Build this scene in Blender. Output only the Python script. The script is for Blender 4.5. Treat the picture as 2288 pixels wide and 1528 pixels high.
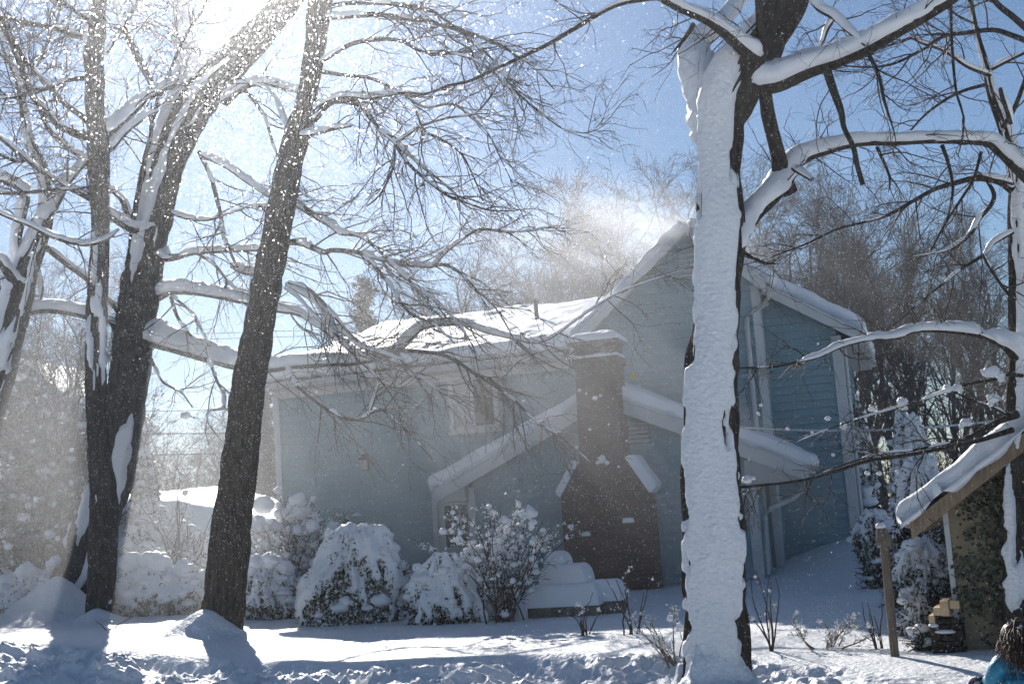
import bpy, math, random
import numpy as np
from mathutils import Matrix, Vector

for o in list(bpy.data.objects):
    bpy.data.objects.remove(o)
rng = np.random.default_rng(7)
random.seed(7)
SC = bpy.context.scene
COL = SC.collection

# ------------------------------------------------------------------ camera
F = 2900.0; PITCH = math.radians(7.6); ROLL = math.radians(4.0); CAMZ = 1.6
CAM = np.array([0, 0, CAMZ])
cr, sr = math.cos(ROLL), math.sin(ROLL)
cp, sp = math.cos(PITCH), math.sin(PITCH)
cam = bpy.data.cameras.new('camera')
cam.sensor_width = 36.0
cam.lens = 36.0 * F / 2288.0
cam.clip_start = 0.05
cam.clip_end = 3000
camo = bpy.data.objects.new('camera', cam)
COL.objects.link(camo)
Rv = Vector((cr, sr * sp, -sr * cp)); Uv = Vector((sr, -cr * sp, cr * cp)); Fv = Vector((0, cp, sp))
camo.matrix_world = Matrix(((Rv.x, Uv.x, -Fv.x, 0), (Rv.y, Uv.y, -Fv.y, 0), (Rv.z, Uv.z, -Fv.z, CAMZ), (0, 0, 0, 1)))
SC.camera = camo
cam.dof.use_dof = True; cam.dof.focus_distance = 15.0; cam.dof.aperture_fstop = 6.3; cam.dof.aperture_blades = 0

def ray(px, py):
    x = (px - 1144) / F; y = -(py - 764) / F
    X = x * cr + y * sr; Y = -x * sr + y * cr
    return np.array([X, cp - Y * sp, sp + Y * cp])
def P(px, py, Y):
    d = ray(px, py); return CAM + d * Y / d[1]
def G(px, py, z=0.0):
    d = ray(px, py); return CAM + d * (z - CAMZ) / d[2]

# ------------------------------------------------------------------ sky and sun
SUN_EL = math.radians(25.5); SUN_AZ = math.radians(-12.0)
SUNV = Vector((math.cos(SUN_EL) * math.sin(SUN_AZ), math.cos(SUN_EL) * math.cos(SUN_AZ), math.sin(SUN_EL)))
world = bpy.data.worlds.new('World'); SC.world = world; world.use_nodes = True
nt = world.node_tree; nt.nodes.clear()
wo = nt.nodes.new('ShaderNodeOutputWorld'); bg = nt.nodes.new('ShaderNodeBackground')
sky = nt.nodes.new('ShaderNodeTexSky'); sky.sky_type = 'NISHITA'; sky.sun_disc = False
sky.sun_elevation = SUN_EL; sky.sun_rotation = SUN_AZ
sky.air_density = 1.0; sky.dust_density = 0.0; sky.ozone_density = 4.0; sky.altitude = 300
bg.inputs['Strength'].default_value = 0.06
nt.links.new(sky.outputs[0], bg.inputs[0]); nt.links.new(bg.outputs[0], wo.inputs[0])
sl = bpy.data.lights.new('sun', 'SUN'); sl.energy = 5.0; sl.angle = math.radians(0.6); sl.color = (1, 0.965, 0.91)
so = bpy.data.objects.new('sun', sl); COL.objects.link(so)
so.rotation_euler = SUNV.to_track_quat('Z', 'Y').to_euler()
SC.view_settings.view_transform = 'Standard'; SC.view_settings.look = 'None'
SC.view_settings.exposure = 0.45; SC.view_settings.gamma = 1
SC.cycles.volume_bounces = 0; SC.cycles.max_bounces = 6; SC.cycles.diffuse_bounces = 3
SC.cycles.transparent_max_bounces = 8
SC.cycles.use_denoising = True

# ------------------------------------------------------------------ materials
def mat(name, col, rough=0.8, spec=0.3, noise=None, bump=None, sss=0.0):
    m = bpy.data.materials.new(name); m.use_nodes = True
    n = m.node_tree.nodes; l = m.node_tree.links; b = n['Principled BSDF']
    b.inputs['Base Color'].default_value = (*col, 1); b.inputs['Roughness'].default_value = rough
    b.inputs['Specular IOR Level'].default_value = spec
    if sss:
        b.inputs['Subsurface Weight'].default_value = sss
        b.inputs['Subsurface Radius'].default_value = (0.03, 0.035, 0.045); b.inputs['Subsurface Scale'].default_value = 1.0
    tc = n.new('ShaderNodeTexCoord')
    if noise:
        sc_, amt, st = noise
        mp = n.new('ShaderNodeMapping'); mp.inputs['Scale'].default_value = st
        nz = n.new('ShaderNodeTexNoise'); nz.inputs['Scale'].default_value = sc_; nz.inputs['Detail'].default_value = 6
        l.new(tc.outputs['Object'], mp.inputs[0]); l.new(mp.outputs[0], nz.inputs[0])
        cr_ = n.new('ShaderNodeValToRGB'); cr_.color_ramp.elements[0].position = 0.3; cr_.color_ramp.elements[1].position = 0.7
        cr_.color_ramp.elements[0].color = (*[c * (1 - amt) for c in col], 1)
        cr_.color_ramp.elements[1].color = (*[min(1, c * (1 + amt)) for c in col], 1)
        l.new(nz.outputs[0], cr_.inputs[0]); l.new(cr_.outputs[0], b.inputs['Base Color'])
    if bump:
        sc_, dist, st = bump
        mp = n.new('ShaderNodeMapping'); mp.inputs['Scale'].default_value = st
        nz = n.new('ShaderNodeTexNoise'); nz.inputs['Scale'].default_value = sc_; nz.inputs['Detail'].default_value = 5
        l.new(tc.outputs['Object'], mp.inputs[0]); l.new(mp.outputs[0], nz.inputs[0])
        bp = n.new('ShaderNodeBump'); bp.inputs['Distance'].default_value = dist; bp.inputs['Strength'].default_value = 1
        l.new(nz.outputs[0], bp.inputs['Height']); l.new(bp.outputs[0], b.inputs['Normal'])
    return m
M = {}
M['snow'] = mat('snow', (0.87, 0.875, 0.885), 0.55, 0.5, bump=(9, 0.02, (1, 1, 1)))
M['snow_ground'] = mat('snow_ground', (0.87, 0.875, 0.885), 0.55, 0.5, bump=(16, 0.03, (1, 1, 1)))
M['snow_fine'] = mat('snow_fine', (0.87, 0.875, 0.885), 0.55, 0.5, bump=(22, 0.026, (1, 1, 1.2)))
M['bark'] = mat('bark', (0.075, 0.062, 0.05), 0.9, 0.15, noise=(7, 0.55, (3, 3, 0.6)), bump=(22, 0.02, (2, 2, 0.35)))
M['bark_dark'] = mat('bark_dark', (0.055, 0.047, 0.04), 0.9, 0.15, noise=(9, 0.5, (3, 3, 0.6)), bump=(26, 0.02, (2, 2, 0.35)))
M['twig'] = mat('twig', (0.07, 0.05, 0.04), 0.7, 0.3)
M['twig_far'] = mat('twig_far', (0.065, 0.058, 0.056), 0.9, 0.1)
M['stem_tan'] = mat('stem_tan', (0.22, 0.16, 0.10), 0.8, 0.2)
M['leaf_dark'] = mat('leaf_dark', (0.05, 0.062, 0.038), 0.6, 0.3, noise=(3, 0.5, (1, 1, 1)))
M['leaf_ivy'] = mat('leaf_ivy', (0.035, 0.05, 0.03), 0.45, 0.5, noise=(3, 0.4, (1, 1, 1)))
M['siding'] = mat('siding', (0.215, 0.34, 0.385), 0.6, 0.3, noise=(1.2, 0.08, (1, 1, 1)))
M['trim'] = mat('trim', (0.55, 0.57, 0.57), 0.6, 0.3, noise=(2, 0.08, (1, 1, 1)))
M['soffit'] = mat('soffit', (0.42, 0.42, 0.41), 0.7, 0.2)
M['glass'] = mat('glass', (0.03, 0.035, 0.04), 0.08, 0.7)
M['metal_dark'] = mat('metal_dark', (0.05, 0.04, 0.035), 0.5, 0.4)
M['gutter'] = mat('gutter', (0.5, 0.52, 0.53), 0.45, 0.4)
M['stucco'] = mat('stucco', (0.30, 0.25, 0.165), 0.9, 0.1, noise=(4, 0.2, (1, 1, 1)), bump=(60, 0.006, (1, 1, 1)))
M['wood'] = mat('wood', (0.26, 0.19, 0.13), 0.8, 0.2, noise=(5, 0.3, (6, 6, 1)))
M['wood_pale'] = mat('wood_pale', (0.62, 0.45, 0.27), 0.8, 0.2, noise=(9, 0.2, (1, 1, 1)))
M['post'] = mat('post', (0.17, 0.14, 0.11), 0.9, 0.1, noise=(12, 0.35, (2, 2, 0.4)))
M['stone'] = mat('stone', (0.16, 0.15, 0.13), 0.9, 0.1, noise=(5, 0.4, (1, 1, 1)), bump=(10, 0.03, (1, 1, 1)))
M['jacket'] = mat('jacket', (0.02, 0.22, 0.36), 0.5, 0.4, noise=(8, 0.2, (1, 1, 1)), bump=(10, 0.02, (1, 1, 1)))
M['trousers'] = mat('trousers', (0.02, 0.025, 0.04), 0.7, 0.2)
M['hair'] = mat('hair', (0.075, 0.040, 0.026), 0.45, 0.5)
M['skin'] = mat('skin', (0.55, 0.33, 0.25), 0.5, 0.4)
M['glove'] = mat('glove', (0.03, 0.028, 0.07), 0.7, 0.2)
M['yellow'] = mat('yellow', (0.75, 0.6, 0.12), 0.6, 0.3)
M['wire'] = mat('wire', (0.05, 0.05, 0.055), 0.5, 0.3)
M['roof_dark'] = mat('roof_dark', (0.12, 0.12, 0.13), 0.9, 0.1)
M['grey_wall'] = mat('grey_wall', (0.22, 0.24, 0.27), 0.8, 0.2)
M['cushion'] = M['snow']
# brick
bm_ = bpy.data.materials.new('brick'); bm_.use_nodes = True
n = bm_.node_tree.nodes; l = bm_.node_tree.links; b = n['Principled BSDF']; b.inputs['Roughness'].default_value = 0.9
b.inputs['Specular IOR Level'].default_value = 0.1
tc = n.new('ShaderNodeTexCoord'); mp = n.new('ShaderNodeMapping'); mp.inputs['Rotation'].default_value = (math.radians(90), 0, 0)
br = n.new('ShaderNodeTexBrick'); br.inputs['Scale'].default_value = 1.0; br.inputs['Brick Width'].default_value = 0.215; br.inputs['Row Height'].default_value = 0.078
br.inputs['Mortar Size'].default_value = 0.009; br.inputs['Color1'].default_value = (0.10, 0.038, 0.027, 1); br.inputs['Color2'].default_value = (0.05, 0.024, 0.02, 1)
br.inputs['Mortar'].default_value = (0.065, 0.055, 0.05, 1)
l.new(tc.outputs['Object'], mp.inputs[0]); l.new(mp.outputs[0], br.inputs[0]); l.new(br.outputs[0], b.inputs['Base Color'])
bp = n.new('ShaderNodeBump'); bp.inputs['Distance'].default_value = 0.01; bp.invert = True
l.new(br.outputs['Fac'], bp.inputs['Height']); l.new(bp.outputs[0], b.inputs['Normal'])
M['brick'] = bm_
# airborne flake: thin ice crystals that pass light forward
fm = bpy.data.materials.new('snow_crystal'); fm.use_nodes = True
n = fm.node_tree.nodes; l = fm.node_tree.links; n.clear()
out = n.new('ShaderNodeOutputMaterial'); tr = n.new('ShaderNodeBsdfTranslucent'); tr.inputs[0].default_value = (0.95, 0.96, 1, 1)
df = n.new('ShaderNodeBsdfDiffuse'); df.inputs[0].default_value = (0.9, 0.92, 0.95, 1)
rf = n.new('ShaderNodeBsdfRefraction'); rf.inputs['Roughness'].default_value = 0.55; rf.inputs['IOR'].default_value = 1.12; rf.inputs[0].default_value = (1, 1, 1, 1)
m1 = n.new('ShaderNodeMixShader'); m1.inputs[0].default_value = 0.45; m2 = n.new('ShaderNodeMixShader'); m2.inputs[0].default_value = 0.5
l.new(tr.outputs[0], m1.inputs[1]); l.new(df.outputs[0], m1.inputs[2]); l.new(m1.outputs[0], m2.inputs[1]); l.new(rf.outputs[0], m2.inputs[2]); l.new(m2.outputs[0], out.inputs[0])
M['flake'] = fm

# ------------------------------------------------------------------ helpers
def mesh_np(name, V, Q, m, smooth=True, parent=None, T=None):
    """V (n,3); Q quads (k,4); T tris (j,3)"""
    me = bpy.data.meshes.new(name)
    V = np.asarray(V, np.float32)
    loops = []; starts = []; tot = 0
    if Q is not None and len(Q):
        Q = np.asarray(Q, np.int32); loops.append(Q.ravel()); starts.append(np.arange(len(Q), dtype=np.int32) * 4); tot = len(Q) * 4
    if T is not None and len(T):
        T = np.asarray(T, np.int32); loops.append(T.ravel()); starts.append(tot + np.arange(len(T), dtype=np.int32) * 3)
    lo = np.concatenate(loops); st = np.concatenate(starts)
    me.vertices.add(len(V)); me.vertices.foreach_set('co', V.ravel())
    me.loops.add(len(lo)); me.loops.foreach_set('vertex_index', lo)
    me.polygons.add(len(st)); me.polygons.foreach_set('loop_start', st)
    me.update(calc_edges=True); me.validate()
    me.polygons.foreach_set('use_smooth', np.full(len(me.polygons), smooth))
    if m is not None: me.materials.append(M[m] if isinstance(m, str) else m)
    o = bpy.data.objects.new(name, me); COL.objects.link(o)
    if parent is not None: o.parent = parent
    return o
def tag(o, label=None, cat=None, group=None, kind=None):
    if label: o['label'] = label
    if cat: o['category'] = cat
    if group: o['group'] = group
    if kind: o['kind'] = kind
    return o
def empty(name, label, cat, loc=(0, 0, 0), rz=0, group=None):
    o = bpy.data.objects.new(name, None); COL.objects.link(o); o.location = loc; o.rotation_euler = (0, 0, rz)
    o.empty_display_size = 0.2
    return tag(o, label, cat, group)

def _h(ix, iy, iz, s):
    h = (ix.astype(np.int64) * 374761393 + iy.astype(np.int64) * 668265263 + iz.astype(np.int64) * 2147483647 + s * 1274126177) & 0xffffffff
    h = ((h ^ (h >> 13)) * 1274126177) & 0xffffffff
    h = ((h ^ (h >> 15)) * 2246822519) & 0xffffffff
    return ((h ^ (h >> 16)) & 0xffffff) / float(0xffffff)
def vnoise(x, y, z=None, s=0):
    x = np.asarray(x, float); y = np.asarray(y, float)
    z = np.zeros_like(x) if z is None else np.asarray(z, float)
    ix, iy, iz = np.floor(x), np.floor(y), np.floor(z)
    fx, fy, fz = x - ix, y - iy, z - iz
    u, v, w = [t * t * t * (t * (t * 6 - 15) + 10) for t in (fx, fy, fz)]
    r = 0
    for dx in (0, 1):
        for dy in (0, 1):
            for dz in (0, 1):
                wt = (u if dx else 1 - u) * (v if dy else 1 - v) * (w if dz else 1 - w)
                r = r + wt * _h(ix + dx, iy + dy, iz + dz, s)
    return r * 2 - 1
def fbm(x, y, z=None, o=4, s=0):
    r = 0; a = 1; t = 0
    for i in range(o):
        f = 2.03 ** i
        r = r + a * vnoise(x * f, y * f, None if z is None else z * f, s + i * 17); t += a; a *= 0.5
    return r / t
def sstep(a, b, x):
    t = np.clip((x - a) / (b - a), 0, 1); return t * t * (3 - 2 * t)
def norm(v): return v / (np.linalg.norm(v, axis=-1, keepdims=True) + 1e-12)

def catmull(p, step):
    p = np.asarray(p, float); out = []
    q = np.vstack([2 * p[0] - p[1], p, 2 * p[-1] - p[-2]])
    for i in range(1, len(q) - 2):
        p0, p1, p2, p3 = q[i - 1], q[i], q[i + 1], q[i + 2]
        n = max(1, int(math.ceil(np.linalg.norm((p2 - p1)[:3]) / step)))
        t = np.arange(n)[:, None] / n
        out.append(0.5 * ((2 * p1) + (-p0 + p2) * t + (2 * p0 - 5 * p1 + 4 * p2 - p3) * t ** 2 + (-p0 + 3 * p1 - 3 * p2 + p3) * t ** 3))
    out.append(p[-1:]); return np.vstack(out)

def ring_mesh(C, N1, N2, R):
    """C (n,3), R (n,k) radius per angle -> verts, quads (closed ends by cap tri fans collapsed)"""
    n, k = R.shape
    ph = np.arange(k) / k * 2 * np.pi
    V = C[:, None, :] + R[:, :, None] * (np.cos(ph)[None, :, None] * N1[:, None, :] + np.sin(ph)[None, :, None] * N2[:, None, :])
    i = np.arange(n - 1)[:, None] * k; j = np.arange(k)[None, :]; j2 = (j + 1) % k
    Q = np.stack([i + j, i + j2, i + k + j2, i + k + j], -1).reshape(-1, 4)
    return V.reshape(-1, 3), Q
SNOWDIR = norm(np.array([-0.1, -0.42, 0.9]))
def frames(C, D):
    T = np.gradient(C, axis=0); T = norm(T)
    n1 = norm(D - (T @ D)[:, None] * T); n2 = np.cross(T, n1)
    return T, n1, n2
def limb(parent, name, pts, sides, step, bark='bark', amp=0.06, snow=1.0, D=None, gate=0.0, seed=0, edge=0.0, flare=0, lump=0.25, smat='snow', patch=None, ramp=0.42, ripple=0.0, sfade=None, rag=.14, s_lo=0.0):
    """pts: (x,y,z,r) in metres. snow: thickness relative to radius at crest (0 none)."""
    S = catmull(pts, step); C = S[:, :3]; r = np.maximum(S[:, 3], 0.003)
    if D is None: D = SNOWDIR
    T, n1, n2 = frames(C, D)
    s = np.concatenate([[0], np.cumsum(np.linalg.norm(np.diff(C, axis=0), axis=1))])
    ph = np.arange(sides) / sides * 2 * np.pi
    cx, cy = np.cos(ph)[None, :], np.sin(ph)[None, :]
    rr = r[:, None]; ss = s[:, None]
    k = 5.5
    b1 = vnoise(cx * k * 1.6 + seed, cy * k * 1.6, ss * 2.2 + 0 * cx, seed)
    b2 = vnoise(cx * k * 3 + seed, cy * k * 3, ss * 4.5 + 0 * cx, seed + 5)
    big = vnoise(cx * 1.1 + seed * 3, cy * 1.1, ss * 1.1 + 0 * cx, seed + 9)
    R = rr * (1 + amp * (1.2 * (np.abs(b1) * 2 - 0.6) + 0.6 * b2) + 0.06 * big)
    if sides > 12 and amp: R = np.where(True, R, R)
    V, Q = ring_mesh(C, n1, n2, R)
    ob = mesh_np(name, V, Q, bark, True, parent)
    if snow:
        sc_ = 1.0 / max(rr.mean() * 4, 0.16)
        nn = fbm(cx * 1.5 + seed, cy * 1.5, ss * sc_ + 0 * cx, 3, seed + 31)
        fine = fbm(cx * 5 + seed, cy * 5, ss * sc_ * 5 + 0 * cx, 2, seed + 41)
        cv = np.cos(ph)[None, :] + 0 * ss
        m = sstep(edge, edge + ramp, cv + 0.30 * nn + rag * fine)
        if patch is not None:
            pn = fbm(cx * 1.3 + seed * 2, cy * 1.3, ss * 0.55 / max(rr.mean() * 4, .5) + 0 * cx, 3, seed + 77) + .10 * fine
            m = m * sstep(patch, patch + 0.10, pn)
        if gate:
            gn = fbm(ss * 1.3 / max(r.mean() * 12, 0.35) + seed * 1.7 + .15 * cx, cy * .2 + 3.1, None, 2, seed + 77)
            m = m * sstep(0.55 - gate * 1.1, 0.80 - gate * 1.1, gn)
        if s_lo: m = m * sstep(s_lo, s_lo + .03, ss / s[-1] + .02 * nn)
        if sfade: m = m * sstep(sfade[1], sfade[0], ss / s[-1] + .13 * cy + .04 * nn)
        en = (sstep(0, 0.12, s) * sstep(0, 0.25, s[-1] - s))[:, None]
        th = snow * rr * m * (1 + lump * nn + 0.18 * fine) * (0.12 + 0.88 * en)
        base = rr * (1 + 0.5 * amp + 0.06 * big)
        if ripple: th = th + ripple * rr * m * fbm(cx * 6 + seed, cy * 6 + ss * 2, ss * 7 + 3 * cx + 3 * nn, 4, seed + 51)
        Rs = base + th - 0.22 * rr * (1 - m)
        V2, Q2 = ring_mesh(C, n1, n2, Rs)
        mesh_np('snow', V2, Q2, smat, True, ob)
    return ob, S

class Twigs:
    def __init__(self): self.V = []; self.Q = []; self.n = 0
    def add(self, pts, rad, sides=3):
        """pts (N,n,3) rad (N,n)"""
        N, n, _ = pts.shape
        if N == 0: return
        T = norm(np.gradient(pts, axis=1))
        ref = np.where(np.abs(T[..., 2:3]) > 0.9, np.array([1., 0, 0]), np.array([0, 0, 1.]))
        a = norm(np.cross(T, ref)); b = np.cross(T, a)
        ph = np.arange(sides) / sides * 2 * np.pi
        V = pts[:, :, None, :] + rad[:, :, None, None] * (np.cos(ph)[None, None, :, None] * a[:, :, None, :] + np.sin(ph)[None, None, :, None] * b[:, :, None, :])
        base = self.n + (np.arange(N) * n * sides)[:, None, None]
        i = (np.arange(n - 1) * sides)[None, :, None]; j = np.arange(sides)[None, None, :]; j2 = (j + 1) % sides
        Q = np.stack([base + i + j, base + i + j2, base + i + sides + j2, base + i + sides + j], -1).reshape(-1, 4)
        self.V.append(V.reshape(-1, 3)); self.Q.append(Q); self.n += N * n * sides
    def build(self, name, m, parent=None):
        return mesh_np(name, np.vstack(self.V), np.vstack(self.Q), m, True, parent)
def grow(st, d, L, r0, r1, n=6, wob=0.25, bias=(0, 0, 0), rg=rng):
    N = len(st); pts = np.zeros((N, n, 3)); pts[:, 0] = st; d = norm(d); bias = np.asarray(bias, float)
    for i in range(1, n):
        d = norm(d + wob * rg.normal(size=(N, 3)) + bias)
        pts[:, i] = pts[:, i - 1] + d * (L / (n - 1))[:, None]
    t = np.linspace(0, 1, n)[None, :]
    return pts, r0[:, None] * (1 - t) + r1[:, None] * t
def children(pts, rad, per, ang, Ls, rs, tmin=0.15, rg=rng, flat=None):
    N, n, _ = pts.shape
    idx = np.repeat(np.arange(N), per) if np.isscalar(per) else np.repeat(np.arange(N), per)
    K = len(idx); t = tmin + (1 - tmin) * rg.random(K); f = t * (n - 1); i0 = np.minimum(f.astype(int), n - 2); w = (f - i0)[:, None]
    a = pts[idx, i0]; b = pts[idx, i0 + 1]; st = a * (1 - w) + b * w; T = norm(b - a)
    rnd = rg.normal(size=(K, 3))
    if flat is not None: rnd = rnd * np.asarray(flat)
    side = norm(rnd - (rnd * T).sum(1, keepdims=True) * T)
    an = np.radians(ang[0] + (ang[1] - ang[0]) * rg.random(K))[:, None]
    d = T * np.cos(an) + side * np.sin(an)
    L = (Ls[0] + (Ls[1] - Ls[0]) * rg.random(K)) * (1.15 - 0.6 * t)
    r = rad[idx, i0] * rs
    return st, d, L, r

# ------------------------------------------------------------------ ground
MOUNDS = []   # (x, y, height, radius, power)
def plow_y(x):
    return np.interp(x, [-30, -9, -7.2, -2.9, 1.1, 3.3, 6, 12], [22.6, 20.4, 19.4, 16.0, 14.7, 11.9, 11.1, 10.6])
def ground_h(x, y):
    h = 0.05 * fbm(x * 0.22, y * 0.22, None, 3, 3) + 0.012 * fbm(x * 1.3 + y * .3, y * 2.6, None, 3, 8)
    h += 0.22 * sstep(-2.5, -8, x) * sstep(45, 30, y) * sstep(9, 16, y)
    h += 0.75 * sstep(4.2, 7.5, x) * sstep(21, 29, y) * sstep(60, 45, y)
    e = plow_y(x) - y
    nearR = sstep(1.5, 3.5, x)
    a = sstep(-0.1, 0.5, e)
    l1 = fbm(x * 1.1, y * 0.9, None, 2, 51)
    l2 = 1 - np.abs(vnoise(x * 3.1 + 2 * l1, y * 2.6, None, 52)) * 1.6
    l3 = 1 - np.abs(vnoise(x * 7.3, y * 6.0, None, 53)) * 1.7
    l4 = fbm(x * 15, y * 13, None, 3, 54)
    msk = sstep(-0.35, 0.35, l1 + 0.15)
    lump = 0.15 * l1 + (0.09 * l2 + 0.065 * l3 + 0.035 * l4) * (0.35 + 0.65 * msk)
    ruts = 0.05 * np.sin((y + 0.15 * x) * 9) * sstep(-0.2, 0.4, vnoise(x * 0.3, y * 0.5, None, 60))
    far_e = sstep(4.6, 6.2, e)
    h = h + a * (1 - 0.75 * nearR) * ((-0.16 + lump) * (1 - far_e) + (-0.28 + ruts) * far_e)
    for (mx, my, hh, rr, pw) in MOUNDS:
        d = np.sqrt((x - mx) ** 2 + (y - my) ** 2)
        d = d * (1 + 0.35 * fbm(x * 1.6, y * 1.6, None, 3, 71))
        h = h + hh * np.exp(-(d / rr) ** pw)
    return h
def gz(x, y): return float(ground_h(np.array([x], float), np.array([y], float))[0])
A0 = P(222, 1372, 24.5); B0 = P(190, 1300, 27.5); C0 = P(492, 1404, 20.5); D0 = P(1600, 1560, 10.9)
MOUNDS += [(B0[0] - 0.15, B0[1] - 1.2, 0.85, 0.8, 1.6), (A0[0] + 0.05, A0[1] - 0.35, 0.26, 0.38, 1.8),
           (C0[0] - 0.12, C0[1] - 0.4, 0.40, 0.40, 1.9), (D0[0] + 0.0, D0[1] - 0.12, 0.55, 0.30, 1.6), (D0[0] + 0.03, D0[1] - 0.2, 0.22, 0.6, 1.7),
           (G(2290, 1440)[0] + .6, 12.2, 0.6, 0.6, 1.5)]
def build_ground():
    ys = [2.0]
    while ys[-1] < 260:
        y = ys[-1]
        st = 0.25 if y < 9 else 0.04 if y < 21 else 0.09 if y < 34 else 0.2 if y < 45 else y * 0.03
        ys.append(y + st)
    ys = np.array(ys)
    ta = np.concatenate([np.linspace(-1.4, -0.48, 40)[:-1], np.linspace(-0.48, 0.46, 640), np.linspace(0.46, 1.4, 40)[1:]])
    Y, TA = np.meshgrid(ys, ta, indexing='ij'); X = Y * TA
    Z = ground_h(X, Y)
    n, k = X.shape
    i = np.arange(n - 1)[:, None] * k; j = np.arange(k - 1)[None, :]
    Q = np.stack([i + j, i + j + 1, i + k + j + 1, i + k + j], -1).reshape(-1, 4)
    V = np.stack([X, Y, Z], -1).reshape(-1, 3)
    nb = len(V)
    ext = np.array([[-290, -290, -0.75], [290, -290, -0.75], [290, 290, -0.75], [-290, 290, -0.75]])
    V = np.vstack([V, ext]); Q = np.vstack([Q, [[nb, nb + 1, nb + 2, nb + 3]]])
    o = mesh_np('snowy_ground', V, Q, 'snow_ground'); tag(o, 'sunlit snow covered yard with churned snow along its near edge', kind='structure')
build_ground()

def sph(nu=14, nv=9):
    th = np.linspace(0, 2 * np.pi, nu, endpoint=False); ph = np.linspace(0.12, np.pi - 0.12, nv)
    V = np.stack([np.sin(ph)[:, None] * np.cos(th)[None], np.sin(ph)[:, None] * np.sin(th)[None], np.cos(ph)[:, None] + 0 * th[None]], -1).reshape(-1, 3)
    i = np.arange(nv - 1)[:, None] * nu; j = np.arange(nu)[None]; j2 = (j + 1) % nu
    Q = np.stack([i + j, i + nu + j, i + nu + j2, i + j2], -1).reshape(-1, 4)
    capT = [[j, (j + 1) % nu, len(V)] for j in range(nu)] + [[(nv - 1) * nu + (j + 1) % nu, (nv - 1) * nu + j, len(V) + 1] for j in range(nu)]
    V = np.vstack([V, [[0, 0, 1.0]], [[0, 0, -1.0]]]); return V, Q, np.array(capT)
SPH = {k: sph(*k) for k in ((12, 8), (18, 12), (32, 22))}
def blobs(name, items, m, parent, q=(12, 8), amp=0.28, seed=0, freq=1.6, flat=0.55):
    """items: (x,y,z,rx,ry,rz). lower half flattened like a cap of snow"""
    SV, SQ, ST = SPH[q]; Vs, Qs, Ts = [], [], []
    for k, (x, y, z, a, b_, c) in enumerate(items):
        nz = fbm(SV[:, 0] * freq + k * 7.3, SV[:, 1] * freq + seed, SV[:, 2] * freq, 3, seed)
        R = 1 + amp * nz
        v = SV * R[:, None]; v = v * np.array([a, b_, c]); lowm = v[:, 2] < 0; v[lowm, 2] *= flat
        Vs.append(v + np.array([x, y, z])); Qs.append(SQ + k * len(SV)); Ts.append(ST + k * len(SV))
    return mesh_np(name, np.vstack(Vs), np.vstack(Qs), m, True, parent, np.vstack(Ts))
def clods(lst, D, seed):
    def f(root, off):
        rg_ = np.random.default_rng(seed)
        for k, (x, y, w) in enumerate(lst):
            q = P(x, y, D) - off[:3]; R = w / 2 / F * D
            for j in range(1 if w < 14 else 2):
                dx, dz = rg_.normal(size=2) * R * .45 * j
                blobs('snow_clod', [(q[0] + dx, q[1], q[2] + dz, R * (.8 + .4 * rg_.random()) * (1 - .35 * j), R * .8, R * (.7 + .4 * rg_.random()) * (1 - .3 * j))], 'snow', root, (18, 12), .55, seed + k + j * 50, 2.2, .8)
    return f
E_CLODS = [(2015, 898, 24), (2024, 912, 12), (2118, 870, 26), (2138, 866, 16), (2218, 832, 30), (2236, 840, 18), (2219, 890, 26), (2214, 903, 12), (2160, 945, 22), (2148, 952, 12), (1947, 915, 15), (1960, 922, 10), (1885, 952, 17), (1850, 935, 11), (1815, 966, 8), (1862, 1016, 8), (1670, 1071, 22), (1682, 1068, 12), (1938, 1057, 12), (1965, 1058, 12), (2005, 1054, 9), (1700, 905, 10), (1695, 925, 8), (1760, 958, 7), (1990, 860, 8), (2075, 845, 8)]
B_CLODS = [(1345, 1026, 20), (1356, 1034, 12), (1336, 1034, 10), (1295, 872, 8), (1310, 880, 7), (1330, 890, 10), (1342, 884, 7), (1318, 960, 8), (1360, 948, 6), (1288, 1000, 8), (1382, 1042, 6), (1170, 896, 8), (1092, 862, 6), (930, 905, 6), (1250, 965, 7), (1400, 985, 6), (1240, 915, 5), (1370, 890, 5)]

# ------------------------------------------------------------------ big trees
def tr3(seq, d0, d1, jit=0.0, seed=0):
    """pixel trace (x,y,width) at a distance going from d0 to d1 -> world points with radius"""
    out = []; n = len(seq)
    L = np.concatenate([[0], np.cumsum([math.hypot(seq[i + 1][0] - seq[i][0], seq[i + 1][1] - seq[i][1]) for i in range(n - 1)])])
    for i, q in enumerate(seq):
        d = d0 + (d1 - d0) * L[i] / max(L[-1], 1)
        p = P(q[0], q[1], d); r = q[2] / 2 / F * d
        out.append([*p, r])
    return np.array(out)

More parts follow.
